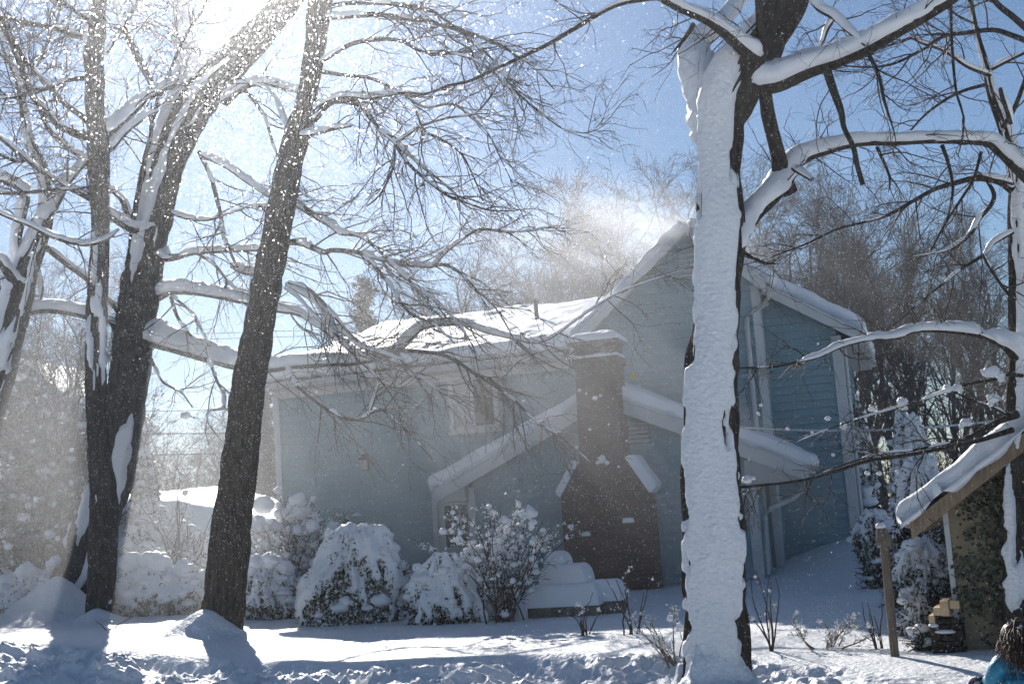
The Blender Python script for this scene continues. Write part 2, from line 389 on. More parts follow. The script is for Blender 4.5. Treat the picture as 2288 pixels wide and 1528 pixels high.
def tree(label, trunk_seq, td, limbs, sides=48, tstep=0.06, trunk_snow=0.0, tsnow_kw=None, amp=0.07, bark='bark', tw=1.0, seed=1, down=True, twig_mat='twig', dens=1.0, extra=None):
    rg = np.random.default_rng(seed)
    tp = tr3(trunk_seq, td[0], td[1])
    if down:
        tp = np.vstack([[tp[0][0], tp[0][1], -0.4, tp[0][3] * 1.1], tp])
    root = empty('tree', label, 'tree', (float(tp[0][0]), float(tp[0][1]), 0))
    off = np.array([tp[0][0], tp[0][1], 0, 0])
    kw = dict(snow=trunk_snow, amp=amp, bark=bark, seed=seed)
    if tsnow_kw: kw.update(tsnow_kw)
    limb(root, 'trunk', tp - off, sides, tstep, **kw)
    TW = Twigs()
    for k, (seq, d0, d1, o) in enumerate(limbs):
        pp = tr3(seq, d0, d1) - off
        wmax = max(q[2] for q in seq)
        sd = 20 if wmax > 24 else 12 if wmax > 9 else 8
        stp = (0.05 if d0 < 14 else 0.08) if wmax > 9 else 0.11
        # natural wander
        pp[1:, :3] += rg.normal(size=(len(pp) - 1, 3)) * pp[1:, 3:4] * np.where(pp[1:, 3:4] > .03, .15, .5)
        sn = o.get('snow', 1.6)
        if sn > 1.1: sn *= .82
        if sn >= .9: pp[:, 2] -= pp[:, 3] * .3; pp[:, 3] *= .72
        _, S = limb(root, 'branch', pp, sd, stp, bark=bark, amp=0.05, snow=sn, gate=o.get('gate', 0.0), seed=seed * 31 + k, D=o.get('D'), edge=o.get('edge', 0.05), lump=0.5)
        t = o.get('tw', 1.0) * tw
        if t > 0:
            # resample the limb for twig starts
            C = S[:, :3]; R = S[:, 3]
            m = 14; idx = np.linspace(len(C) * 0.12, len(C) - 1, m).astype(int)
            pts = C[idx][None]; rad = R[idx][None]
            Ln = np.linalg.norm(np.diff(C, axis=0), axis=1).sum()
            sc = d0 / 24.0
            tr_ = 1.25 / F * d0 * 0.5 * 2   # tip radius ~1.2 px
            n1 = max(3, int(Ln / sc * 5.0 * t * dens))
            bias = np.array(o.get('bias', (0.0, 0, -0.01)))
            ang = o.get('ang', (25, 65))
            L1 = np.array(o.get('L', (0.7, 1.9))) * sc
            st, d, L, r = children(pts, rad, n1, ang, L1, 0.6, 0.05, rg, (1, 0.6, 1))
            r = np.clip(r, tr_ * 0.75, tr_ * 1.6)
            p1, r1 = grow(st, d, L, r, np.full(len(st), tr_ * 0.5), 9, 0.16, bias, rg); TW.add(p1, r1, 4)
            st, d, L, r = children(p1, r1, 4, (22, 62), (0.3 * sc, 1.2 * sc), 0.8, 0.12, rg)
            p2, r2 = grow(st, d, L, np.clip(r, tr_ * 0.4, tr_ * .7), np.full(len(st), tr_ * 0.3), 7, 0.2, bias * 1.3, rg); TW.add(p2, r2, 3)
            st, d, L, r = children(p2, r2, 3, (25, 65), (0.10 * sc, 0.42 * sc), 0.8, 0.15, rg)
            p3, r3 = grow(st, d, L, np.full(len(st), tr_ * 0.34), np.full(len(st), tr_ * 0.2), 4, 0.2, bias, rg); TW.add(p3, r3, 3)
    if extra: extra(root, off)
    if TW.n:
        t_ = TW.build('twigs', twig_mat, root); t_['kind'] = 'stuff'
    return root

DR = (0.05, 0, -0.05)      # fans that sweep right and droop
UPC = (0.0, 0, 0.05)
# --- tree A : slim straight trunk in front
tree('slim straight dark trunk at left standing in front of the snow-pasted forked maple',
     [(222, 1392, 62), (226, 1300, 60), (230, 1200, 62), (233, 1130, 60), (224, 1030, 50), (216, 940, 46), (214, 850, 48), (216, 700, 45), (222, 600, 43), (224, 500, 41), (222, 400, 46), (220, 310, 50), (212, 240, 44), (212, 180, 44), (210, 100, 44), (218, 0, 42), (224, -80, 38)],
     (24.5, 24.0), [
     ([(226, 300, 44), (252, 283, 34), (290, 250, 30), (330, 215, 26), (370, 190, 22), (412, 180, 20)], 24.2, 25.5, dict(snow=1.2, tw=.5)),
     ([(212, 300, 38), (187, 300, 28), (133, 277, 22), (100, 243, 18), (67, 207, 14), (33, 117, 12), (0, 53, 11), (-30, 0, 9)], 24.2, 21, dict(snow=0.9, gate=.5, bias=UPC)),
     ([(205, 280, 18), (187, 263, 15), (140, 227, 13), (97, 183, 12), (60, 143, 12), (20, 70, 9), (-20, 10, 8)], 24.2, 22, dict(snow=.6, gate=.4)),
     ([(246, 330, 24), (280, 292, 20), (320, 262, 16), (352, 246, 12)], 24.2, 25, dict(snow=1.5, tw=.3)),
     ([(345, 197, 14), (325, 160, 16), (300, 110, 16), (275, 60, 16), (255, 0, 14), (245, -40, 12)], 24.5, 24, dict(snow=.4, gate=.3)),
     ([(190, 85, 16), (117, 63, 14), (50, 50, 12), (0, 37, 11), (-40, 30, 9)], 24, 22, dict(snow=.5, gate=.4)),
     ([(198, 175, 12), (150, 180, 10), (100, 200, 9), (40, 215, 8), (-20, 222, 6)], 24, 22, dict(snow=.5, gate=.4)),
     ([(212, 60, 12), (160, 20, 10), (110, -10, 9)], 24, 22, dict(snow=.3, gate=.3)),
     ([(235, 120, 12), (270, 70, 10), (300, 20, 8), (320, -30, 7)], 24, 25, dict(snow=.3, gate=.3)),
     ], sides=40, trunk_snow=0.35, tsnow_kw=dict(edge=0.4, rag=.25, patch=0.26, D=norm(np.array([0.3, -0.9, 0.2]))), seed=3, dens=1.1)
# --- tree B : large forked maple, snow pasted
tree('large forked maple at left, limbs pasted in snow, rising from a cone of snow',
     [(160, 1330, 118), (186, 1270, 100), (205, 1200, 96), (232, 1120, 92), (258, 1030, 90), (275, 940, 88), (288, 850, 86), (300, 740, 86), (315, 640, 86), (327, 560, 84), (340, 490, 84), (356, 420, 84), (372, 360, 84), (395, 300, 88), (425, 240, 96), (465, 190, 92), (520, 135, 78), (575, 80, 70), (640, 10, 58), (680, -50, 50)],
     (27.5, 26.0), [
     ([(405, 290, 64), (418, 220, 54), (420, 150, 44), (412, 80, 38), (404, 0, 32), (398, -50, 28)], 26.6, 26.2, dict(snow=.5, tw=.8)),
     ([(322, 738, 60), (355, 752, 52), (400, 768, 46), (450, 786, 42), (520, 804, 40), (560, 812, 36), (600, 815, 32), (660, 812, 30), (740, 803, 28), (800, 800, 26), (860, 792, 24), (890, 778, 24), (915, 750, 22), (945, 730, 20), (990, 720, 18), (1040, 724, 16), (1090, 740, 14), (1150, 752, 12), (1200, 763, 10), (1245, 744, 8), (1290, 712, 7), (1370, 660, 5), (1440, 632, 4), (1530, 602, 3)], 27, 23, dict(snow=1.5, tw=.55, bias=DR)),
     ([(335, 660, 44), (355, 650, 38), (390, 642, 30), (440, 647, 27), (500, 657, 26), (560, 672, 24), (620, 690, 21), (666, 699, 18), (697, 718, 16), (738, 742, 14), (761, 760, 13), (790, 786, 12), (830, 797, 10), (874, 815, 9), (920, 836, 8), (970, 866, 6), (1020, 905, 5), (1060, 950, 4)], 27, 24, dict(snow=1.6, tw=.7, bias=DR)),
     ([(338, 570, 50), (362, 574, 34), (390, 568, 22), (430, 561, 17), (500, 558, 16), (590, 553, 15), (650, 540, 20), (675, 543, 20), (721, 561, 18), (744, 557, 16), (802, 564, 15), (845, 576, 14), (888, 584, 13), (960, 593, 12), (975, 587, 10), (993, 565, 10), (1027, 538, 9), (1070, 512, 8), (1120, 518, 7), (1180, 514, 6), (1230, 508, 4)], 26.8, 24, dict(snow=1.6, gate=.75, tw=1.0, bias=DR)),
     ([(345, 505, 46), (300, 505, 34), (250, 481, 26), (205, 445, 19), (138, 411, 15), (72, 366, 13), (0, 306, 12), (-40, 275, 10)], 26.6, 23, dict(snow=1.0, tw=.8)),
     ([(318, 500, 22), (283, 475, 15), (271, 445, 13), (241, 417, 12), (208, 384, 12), (187, 354, 12), (150, 330, 11), (110, 290, 11), (80, 225, 10), (40, 130, 9), (10, 70, 8), (-20, 30, 7)], 26.4, 23.5, dict(snow=.8, gate=.6, tw=.8)),
     ([(298, 490, 13), (313, 414, 12), (322, 354, 10), (337, 300, 9), (350, 230, 8), (372, 180, 7), (410, 90, 7), (455, 15, 6), (470, -30, 5)], 26, 25, dict(snow=.3, gate=.3, tw=.7)),
     ([(890, 780, 14), (960, 787, 12), (1010, 800, 11), (1060, 833, 10), (1110, 863, 9), (1153, 897, 8), (1193, 940, 7), (1243, 970, 6), (1290, 1008, 4), (1330, 1040, 3)], 24.5, 23, dict(snow=.9, gate=.4, bias=(.03, 0, -.07))),
     ([(640, 632, 14), (672, 650, 14), (709, 679, 13), (741, 725, 13), (773, 745, 12), (807, 771, 11), (850, 786, 9), (900, 800, 7)], 25, 24, dict(snow=1.8, bias=DR, tw=.7)),
     ([(645, 628, 12), (686, 642, 11), (721, 673, 11), (750, 708, 10), (773, 734, 9), (800, 765, 7)], 24.6, 24, dict(snow=1.2, gate=.6, bias=DR, tw=.8)),
     ([(635, 640, 10), (666, 665, 9), (698, 700, 9), (727, 725, 8), (760, 758, 7), (800, 800, 6), (850, 850, 5), (900, 920, 4)], 24.6, 24, dict(snow=1, gate=.5, bias=(.03, 0, -.07))),
     ([(380, 655, 13), (395, 700, 11), (415, 735, 10), (443, 765, 7)], 26.5, 26, dict(snow=1.2, gate=.6, tw=.5)),
     ([(385, 660, 9), (430, 700, 8), (452, 740, 7), (470, 775, 6)], 26.5, 26, dict(snow=1.0, gate=.6, tw=.4)),
     ([(467, 800, 11), (483, 847, 9), (497, 877, 9), (500, 910, 8), (470, 918, 5), (463, 940, 4), (483, 970, 3), (500, 990, 2)], 26, 25, dict(snow=1.4, gate=.5, tw=.4)),
     ([(337, 800, 8), (360, 847, 6), (383, 863, 5), (410, 880, 4), (430, 910, 3)], 26.8, 26, dict(snow=.8, gate=.5, tw=.4)),
     ([(500, 225, 30), (545, 188, 24), (590, 180, 22), (640, 192, 20), (690, 205, 16)], 26, 25, dict(snow=1.2, tw=.5)),
     ([(455, 345, 20), (500, 365, 17), (550, 400, 16), (600, 430, 16), (660, 455, 22), (698, 477, 20), (735, 501, 18), (761, 518, 16), (796, 522, 15), (819, 536, 13), (860, 572, 11), (910, 622, 10), (950, 655, 9), (987, 685, 8), (1030, 730, 5), (1060, 780, 4)], 26, 24, dict(snow=1.4, gate=.7, bias=DR, tw=.75)),
     ([(545, 200, 10), (575, 235, 8), (595, 270, 7), (612, 320, 6), (622, 350, 5)], 26, 25.5, dict(snow=.6, gate=.4, tw=.4)),
     ([(813, 570, 13), (860, 620, 12), (887, 657, 11), (907, 690, 10), (935, 708, 9), (970, 722, 6), (1010, 760, 4)], 24.5, 24, dict(snow=.9, gate=.5, bias=DR)),
     ([(967, 593, 9), (1000, 594, 8), (1037, 617, 7), (1057, 640, 6), (1083, 662, 5), (1115, 700, 4), (1150, 760, 3)], 24.2, 24, dict(snow=.4, gate=.3, bias=DR)),
     ([(640, 815, 13), (655, 850, 12), (690, 885, 11), (740, 918, 11), (800, 936, 10), (830, 918, 9), (850, 912, 8), (880, 935, 6), (920, 970, 5), (970, 1030, 3)], 25.5, 24.5, dict(snow=.9, gate=.6, bias=DR, tw=.6)),
     ([(828, 915, 7), (838, 880, 6), (848, 858, 5), (868, 845, 4)], 24.8, 24.6, dict(snow=2, tw=.3)),
     ([(430, 560, 10), (480, 590, 9), (520, 640, 8), (560, 660, 6)], 26.5, 26, dict(snow=1.2, gate=.5, tw=.5)),
     ([(520, 590, 22), (545, 600, 22), (585, 612, 18)], 26.5, 26, dict(snow=1.4, tw=0)),
     ([(380, 470, 18), (420, 485, 14), (460, 490, 12), (500, 480, 10), (560, 460, 8), (605, 455, 6)], 26.5, 25, dict(snow=1.2, gate=.6, tw=.6)),
     ([(445, 340, 10), (470, 400, 10), (490, 470, 9), (505, 540, 8), (530, 600, 6)], 26.4, 25.6, dict(snow=.5, gate=.4, tw=.5)),
     ], extra=clods(B_CLODS, 23.4, 300), sides=60, trunk_snow=0.22, tsnow_kw=dict(edge=0.25, rag=.25, patch=0.03, D=norm(np.array([-0.1, -0.95, 0.3]))), seed=5, dens=1.05)
# --- tree C : leaning brown trunk
tree('tall brown trunk leaning right, second from left, in front of the blue house wing',
     [(492, 1432, 98), (497, 1370, 92), (508, 1280, 86), (519, 1180, 82), (530, 1080, 77), (541, 980, 74), (553, 880, 72), (566, 800, 70), (583, 700, 66), (602, 600, 64), (619, 520, 60), (635, 430, 57), (651, 350, 58), (668, 290, 60), (684, 230, 46), (697, 150, 46), (706, 80, 50), (714, 0, 54), (720, -70, 52)],
     (20.5, 20.0), [
     ([(680, 288, 28), (705, 262, 24), (730, 235, 18), (760, 224, 18), (807, 235, 15), (827, 260, 13), (853, 293, 12), (885, 320, 11), (920, 352, 9), (955, 380, 8), (1000, 420, 6), (1050, 470, 4)], 20.2, 19.5, dict(snow=.9, gate=.5, bias=DR, tw=.85)),
     ([(700, 240, 14), (760, 214, 14), (830, 216, 15), (880, 208, 13), (930, 212, 9), (958, 210, 6)], 20, 19.6, dict(snow=1.6, tw=.8, bias=DR)),
     ([(722, 20, 18), (760, 8, 15), (827, 4, 14), (893, 8, 14), (960, 22, 12), (987, 38, 10), (1020, 64, 9), (1060, 98, 8), (1093, 128, 8), (1120, 158, 7), (1147, 193, 7), (1177, 227, 6), (1227, 267, 5), (1270, 292, 4), (1320, 295, 3), (1365, 270, 2)], 20, 18.5, dict(snow=1.3, gate=.45, bias=DR, tw=.85)),
     ([(722, 40, 14), (760, 37, 13), (843, 34, 12), (907, 40, 11), (960, 50, 10), (1000, 60, 9), (1050, 75, 8), (1110, 97, 7), (1143, 118, 5), (1190, 150, 4), (1240, 200, 3)], 20, 19, dict(snow=.8, gate=.4, bias=DR, tw=.75)),
     ([(715, 140, 11), (760, 112, 10), (800, 95, 10), (860, 88, 9), (900, 96, 8), (950, 120, 7), (1020, 122, 6), (1070, 140, 5), (1130, 190, 4), (1170, 250, 3)], 20, 19, dict(snow=.7, gate=.4, bias=DR, tw=.75)),
     ([(712, 160, 10), (770, 168, 9), (830, 178, 8), (890, 205, 7), (945, 240, 6), (1010, 234, 5), (1050, 262, 5), (1090, 300, 4), (1120, 360, 3), (1150, 420, 2)], 20, 19, dict(snow=.4, gate=.3, bias=DR, tw=.75)),
     ([(672, 300, 24), (700, 296, 17), (740, 288, 14), (786, 279, 10)], 20, 19.8, dict(snow=1.4, tw=.2)),
     ([(655, 320, 22), (630, 250, 12), (605, 205, 10), (580, 190, 9), (560, 185, 7)], 20.4, 21, dict(snow=1.0, tw=.3)),
     ([(885, 318, 7), (905, 300, 7), (940, 283, 6), (1000, 262, 5), (1060, 255, 5), (1090, 222, 4), (1112, 188, 3)], 19.6, 19, dict(snow=.8, gate=.5, bias=UPC, tw=.7)),
     ([(884, 325, 9), (915, 370, 8), (960, 410, 7), (1005, 440, 6), (1040, 452, 5), (1090, 468, 4), (1150, 472, 3)], 19.6, 19, dict(snow=.2, gate=.3, bias=DR, tw=.85)),
     ([(882, 325, 7), (882, 370, 6), (865, 410, 5), (845, 440, 4), (820, 460, 3)], 19.6, 19, dict(snow=0, bias=(-.03, 0, -.06), tw=.9)),
     ([(930, 250, 6), (948, 290, 6), (985, 310, 5), (1030, 345, 5), (1060, 400, 4), (1080, 450, 3)], 19.4, 19, dict(snow=0, bias=(0.02, 0, -.08), tw=1.1)),
     ([(660, 320, 12), (640, 380, 9), (628, 430, 6)], 20.6, 21, dict(snow=1, tw=.3)),
     ], sides=64, tstep=0.05, amp=0.09, trunk_snow=0.0, seed=8, dens=1.1)
# --- tree D : big right trunk pasted with snow
def d_extra(root, off):
    pass
tree('thick trunk right of centre plastered with snow on its near side, splitting into snow-laden boughs',
     [(1600, 1575, 150), (1602, 1480, 138), (1602, 1400, 130), (1598, 1300, 126), (1594, 1200, 128), (1591, 1100, 122), (1589, 1000, 116), (1588, 900, 110), (1592, 800, 104), (1602, 700, 96), (1607, 600, 98), (1610, 510, 104), (1608, 400, 92), (1610, 300, 94), (1622, 230, 110), (1655, 170, 118), (1700, 100, 100), (1750, 20, 90), (1790, -60, 84)],
     (10.9, 10.7), [
     ([(1612, 330, 76), (1600, 240, 72), (1575, 180, 62), (1556, 135, 48), (1565, 100, 40), (1592, 72, 34), (1625, 40, 28), (1660, -10, 26), (1690, -60, 22)], 10.85, 11.6, dict(snow=.85, tw=.3, edge=-.1, D=norm(np.array([-0.4, -0.85, 0.3])))),
     ([(1668, 175, 96), (1735, 168, 74), (1800, 143, 62), (1870, 118, 56), (1940, 95, 54), (2010, 62, 50), (2070, 28, 46), (2130, -15, 44), (2190, -70, 40)], 10.75, 9.8, dict(snow=1.15, tw=.9, bias=(0, 0, -.03), D=norm(np.array([-.1, -.5, .85])))),
     ([(1690, 125, 50), (1660, 98, 40), (1620, 68, 34), (1570, 38, 30), (1510, 8, 27), (1450, -22, 24)], 10.6, 9.6, dict(snow=1.3, tw=.5, D=norm(np.array([-.1, -.5, .85])))),
     ([(1520, 5, 16), (1480, -2, 14), (1430, 0, 13), (1370, 16, 12), (1300, 55, 11), (1230, 95, 10), (1180, 122, 9), (1110, 152, 8), (1050, 178, 7), (1000, 196, 6), (950, 210, 5), (900, 208, 4), (850, 218, 3)], 10.2, 12.5, dict(snow=.3, gate=.3, tw=.55, bias=(-.03, 0, -.03), L=(.5, 1.4))),
     ([(1630, 560, 70), (1662, 508, 56), (1696, 466, 50), (1722, 434, 50), (1752, 398, 50), (1790, 355, 46), (1850, 325, 36), (1920, 312, 31), (2000, 310, 29), (2090, 311, 28), (2170, 308, 30), (2215, 318, 34), (2255, 350, 38), (2300, 395, 40), (2350, 450, 40)], 10.8, 11.8, dict(snow=1.2, tw=.8, L=(.5, 1.5), D=norm(np.array([-.1, -.5, .85])))),
     ([(1768, 432, 34), (1752, 395, 38), (1738, 340, 34), (1718, 250, 32), (1706, 150, 26), (1698, 60, 20), (1694, -40, 18)], 11.05, 10.4, dict(snow=.15, gate=.3, tw=.3)),
     ([(1845, 150, 20), (1862, 205, 20), (1878, 250, 16), (1888, 285, 12), (1903, 330, 12), (1915, 370, 11), (1926, 412, 12)], 10.4, 10.2, dict(snow=.3, gate=.3, tw=.2)),
     ([(1775, 375, 18), (1795, 392, 14), (1815, 404, 10)], 10.8, 10.6, dict(snow=.8, tw=0)),
     ([(1935, 110, 10), (1960, 170, 9), (1972, 215, 8), (1985, 250, 6), (1998, 300, 3), (2002, 330, 1)], 10.1, 10, dict(snow=0, tw=.5)),
     ([(2125, -20, 8), (2126, 60, 7), (2130, 150, 7), (2140, 215, 6), (2152, 265, 5), (2146, 318, 4), (2140, 350, 1)], 10.2, 10.4, dict(snow=0, tw=.5)),
     ([(1805, -20, 26), (1830, 10, 24), (1865, 35, 22), (1895, 62, 18), (1935, 100, 14)], 10.5, 10.2, dict(snow=1.0, tw=.5)),
     ([(1870, 30, 18), (1855, 60, 15), (1840, 90, 12), (1826, 115, 10)], 10.6, 10.7, dict(snow=1, tw=.3)),
     ([(1960, 330, 9), (1990, 395, 6), (1985, 430, 1)], 11.2, 11, dict(snow=0, tw=.4)),
     ([(2105, 325, 10), (2120, 370, 8), (2126, 420, 7), (2118, 480, 4), (2100, 540, 1)], 11.4, 11.2, dict(snow=0, tw=.5)),
     ([(1655, 560, 9), (1700, 585, 6), (1740, 590, 1)], 10.9, 11, dict(snow=0, tw=.3)),
     ([(1550, 55, 12), (1530, 90, 9), (1500, 120, 2)], 10.4, 10.3, dict(snow=0, tw=.35)),
     ], sides=110, tstep=0.028, amp=0.12, trunk_snow=0.20, bark='bark_dark',
     tsnow_kw=dict(D=norm(np.array([-0.28, -0.95, 0.12])), edge=0.42, ramp=.22, ripple=.035, lump=0.6, sfade=(.80, .90), rag=.3, patch=-.75, smat='snow_fine'), seed=11, dens=.9)
# --- tree E : right edge
tree('tree at the right edge with snow stuck to its trunk and a low arching bough',
     [(2300, 1500, 96), (2292, 1400, 88), (2286, 1300, 80), (2280, 1200, 72), (2275, 1100, 62), (2272, 1000, 56), (2276, 900, 52), (2280, 800, 52), (2284, 720, 54), (2276, 600, 42), (2270, 500, 36), (2270, 420, 34), (2262, 350, 32), (2245, 285, 28), (2226, 235, 24), (2215, 200, 21), (2204, 150, 17), (2186, 90, 14), (2175, 40, 12), (2165, -20, 10)],
     (12.6, 12.3), [
     ([(2275, 800, 40), (2240, 772, 30), (2200, 748, 23), (2150, 738, 20), (2090, 734, 17), (2040, 738, 15), (2000, 746, 14), (1940, 760, 12), (1880, 776, 11), (1830, 792, 10), (1780, 808, 8), (1730, 818, 7), (1680, 822, 6), (1645, 820, 5)], 12.4, 11.4, dict(snow=2.6, gate=.85, tw=.5, L=(.4, 1.2))),
     ([(2262, 424, 22), (2230, 407, 17), (2180, 402, 14), (2130, 409, 12), (2090, 426, 10), (2040, 450, 9), (1990, 476, 8), (1930, 496, 6), (1870, 512, 5), (1800, 545, 4), (1720, 575, 3), (1660, 592, 2)], 12.3, 11.8, dict(snow=.4, gate=.3, tw=.6)),
     ([(2262, 408, 14), (2235, 396, 14), (2212, 390, 12), (2190, 388, 8)], 12.2, 12, dict(snow=1.8, tw=.2)),
     ([(2205, 402, 11), (2222, 430, 14), (2216, 460, 14), (2192, 490, 13), (2165, 515, 12), (2148, 540, 10), (2120, 556, 8), (2090, 563, 6), (2040, 571, 4)], 12, 11.8, dict(snow=.9, gate=.6, tw=.5)),
     ([(2262, 515, 17), (2220, 545, 14), (2195, 566, 12), (2150, 600, 9), (2110, 632, 7), (2070, 662, 5), (2000, 722, 4), (1940, 760, 3)], 12.3, 12, dict(snow=1.0, gate=.45, tw=.5)),
     ([(2195, 568, 8), (2218, 608, 7), (2240, 645, 7), (2262, 668, 9)], 12.1, 12.3, dict(snow=.3, gate=.3, tw=.3)),
     ([(2285, 838, 12), (2250, 838, 12), (2220, 843, 10), (2170, 855, 9), (2130, 868, 8), (2080, 885, 7), (2020, 905, 6), (1960, 922, 5), (1900, 940, 4), (1840, 962, 3), (1780, 985, 3)], 12.3, 11.6, dict(snow=2.2, gate=.4, tw=.6, L=(.4, 1.1))),
     ([(2125, 870, 6), (2170, 890, 6), (2210, 905, 6), (2250, 925, 8), (2270, 940, 10)], 12, 12.4, dict(snow=1.6, gate=.4, tw=.5)),
     ([(2272, 925, 20), (2240, 938, 15), (2205, 958, 11), (2160, 980, 9), (2100, 994, 7), (2040, 1003, 6), (1970, 1012, 5), (1900, 1032, 4), (1840, 1055, 3)], 12.2, 11.5, dict(snow=.5, gate=.4, tw=.5)),
     ([(2262, 960, 14), (2180, 985, 10), (2080, 1006, 8), (2000, 1020, 8), (1940, 1030, 8), (1880, 1046, 8), (1820, 1064, 7), (1760, 1078, 6), (1700, 1086, 6), (1650, 1087, 5)], 12.2, 11.3, dict(snow=0, tw=.35, L=(.3, 1.0), bias=(0, 0, -.05))),
     ([(2215, 152, 14), (2250, 132, 13), (2300, 112, 12)], 12.3, 12, dict(snow=1.2, tw=.5)),
     ([(2212, 165, 17), (2160, 146, 14), (2110, 118, 12), (2060, 95, 10), (2035, 85, 8), (2000, 96, 6)], 12.2, 11.8, dict(snow=.9, tw=.7)),
     ([(2200, 190, 9), (2150, 202, 8), (2110, 226, 7), (2060, 265, 5), (2010, 320, 4)], 12.2, 12, dict(snow=0, tw=.6)),
     ([(2300, 95, 14), (2260, 80, 12), (2220, 72, 11), (2160, 70, 10), (2110, 86, 8), (2060, 116, 7), (1990, 142, 6), (1920, 150, 4), (1850, 140, 3)], 11.6, 11, dict(snow=0, tw=.7)),
     ([(2300, 70, 16), (2262, 38, 15), (2236, 10, 13), (2200, -30, 12)], 12, 11.6, dict(snow=.3, gate=.3, tw=.6)),
     ([(2240, 285, 12), (2262, 240, 11), (2290, 175, 10)], 12, 11.6, dict(snow=.2, gate=.3, tw=.4)),
     ([(2258, 275, 14), (2248, 240, 17), (2238, 210, 16), (2233, 198, 12)], 11.9, 11.7, dict(snow=1.2, tw=0)),
     ([(2192, 340, 8), (2176, 400, 7), (2150, 440, 6), (2110, 500, 5), (2080, 560, 4)], 12.2, 12, dict(snow=0, tw=.5)),
     ], extra=clods(E_CLODS, 11.9, 200), sides=64, tstep=0.04, trunk_snow=0.34, bark='bark_dark',
     tsnow_kw=dict(D=norm(np.array([-0.3, -0.95, 0.1])), edge=0.35, ramp=.25, ripple=.02, rag=.25, patch=-0.02, s_lo=.10, lump=0.3, smat='snow_fine'), seed=13, dens=1.0)
# --- tree F : left edge
tree('crooked tree cut off by the left edge, its forks packed with snow',
     [(-90, 1200, 88), (-60, 1050, 84), (-35, 930, 80), (-8, 840, 78), (14, 770, 74), (32, 700, 68), (46, 650, 62), (56, 600, 58), (78, 545, 50), (100, 490, 38), (104, 440, 30), (90, 370, 26), (70, 330, 24), (55, 260, 20), (40, 180, 16), (12, 110, 14), (-10, 40, 12)],
     (25.5, 25.0), [
     ([(98, 490, 34), (125, 445, 26), (150, 410, 24), (175, 378, 20), (205, 345, 16), (230, 310, 12)], 25, 25.6, dict(snow=1.0, tw=.4)),
     ([(50, 640, 40), (25, 620, 30), (5, 590, 26), (-20, 560, 26)], 25.2, 24.5, dict(snow=1.0, tw=.2)),
     ([(50, 600, 26), (40, 540, 22), (52, 480, 24), (58, 440, 26), (40, 412, 26), (10, 402, 26), (-25, 400, 26)], 25.2, 24.5, dict(snow=1.1, tw=.5)),
     ([(38, 700, 44), (60, 690, 34), (100, 684, 30), (145, 690, 28), (190, 702, 26), (235, 712, 18), (262, 730, 12), (285, 750, 8)], 25.4, 27, dict(snow=1.6, tw=.9, bias=(0, 0, -.08))),
     ([(105, 555, 15), (150, 590, 13), (190, 620, 12), (230, 660, 10), (262, 697, 9), (300, 740, 6)], 25.2, 27.6, dict(snow=.8, gate=.8, tw=.4)),
     ([(-20, 462, 12), (0, 472, 12), (40, 490, 13), (72, 505, 14), (120, 526, 15), (187, 544, 16), (241, 532, 13), (265, 511, 10)], 22, 23, dict(snow=1.2, tw=.5)),
     ([(-20, 430, 10), (40, 432, 9), (100, 426, 9), (160, 422, 7), (200, 418, 5)], 24, 24.6, dict(snow=.8, gate=.6, tw=.6)),
     ([(86, 600, 14), (92, 640, 12), (90, 670, 8)], 25.4, 25.6, dict(snow=1.2, tw=.5)),
     ([(75, 350, 10), (40, 360, 8), (0, 345, 7), (-30, 330, 6)], 25, 24, dict(snow=.4, gate=.4, tw=1.0)),
     ([(45, 200, 10), (80, 150, 8), (110, 90, 7), (135, 20, 6), (150, -30, 5)], 25, 24.5, dict(snow=.3, gate=.4, tw=1.3, bias=UPC)),
     ([(30, 150, 9), (0, 120, 8), (-30, 100, 7)], 25, 24.5, dict(snow=.3, tw=1.2)),
     ], sides=48, trunk_snow=0.25, tsnow_kw=dict(edge=0.3, rag=.25, patch=0.10, D=norm(np.array([0.1, -0.9, 0.35]))), seed=17, dens=1.0)

# ------------------------------------------------------------------ house
def mesh_py(name, V, Fc, m, parent=None, smooth=False):
    me = bpy.data.meshes.new(name); me.from_pydata([tuple(map(float, v)) for v in V], [], Fc); me.update()
    if m: me.materials.append(M[m])
    if smooth:
        for p in me.polygons: p.use_smooth = True
    o = bpy.data.objects.new(name, me); COL.objects.link(o)
    if parent is not None: o.parent = parent
    return o
BOXF = [(0, 3, 2, 1), (4, 5, 6, 7), (0, 1, 5, 4), (1, 2, 6, 5), (2, 3, 7, 6), (3, 0, 4, 7)]
def boxv(x0, x1, y0, y1, z0, z1):
    return [(x0, y0, z0), (x1, y0, z0), (x1, y1, z0), (x0, y1, z0), (x0, y0, z1), (x1, y0, z1), (x1, y1, z1), (x0, y1, z1)]
def box(name, x0, x1, y0, y1, z0, z1, m, parent=None):
    return mesh_py(name, boxv(x0, x1, y0, y1, z0, z1), BOXF, m, parent)
def prism(name, poly, w0, w1, m, parent=None):
    n = len(poly); V = [(u, w0, z) for u, z in poly] + [(u, w1, z) for u, z in poly]
    Fc = [tuple(range(n)), tuple(range(2 * n - 1, n - 1, -1))] + [(i, i + n, (i + 1) % n + n, (i + 1) % n) for i in range(n)]
    return mesh_py(name, V, Fc, m, parent)
def tubeobj(name, pts, r, m, parent=None, sides=8):
    t = Twigs(); p = np.array(pts, float)[None]; rr = np.full((1, len(pts)), r) if np.isscalar(r) else np.array(r)[None]
    t.add(p, rr, sides); return t.build(name, m, parent)
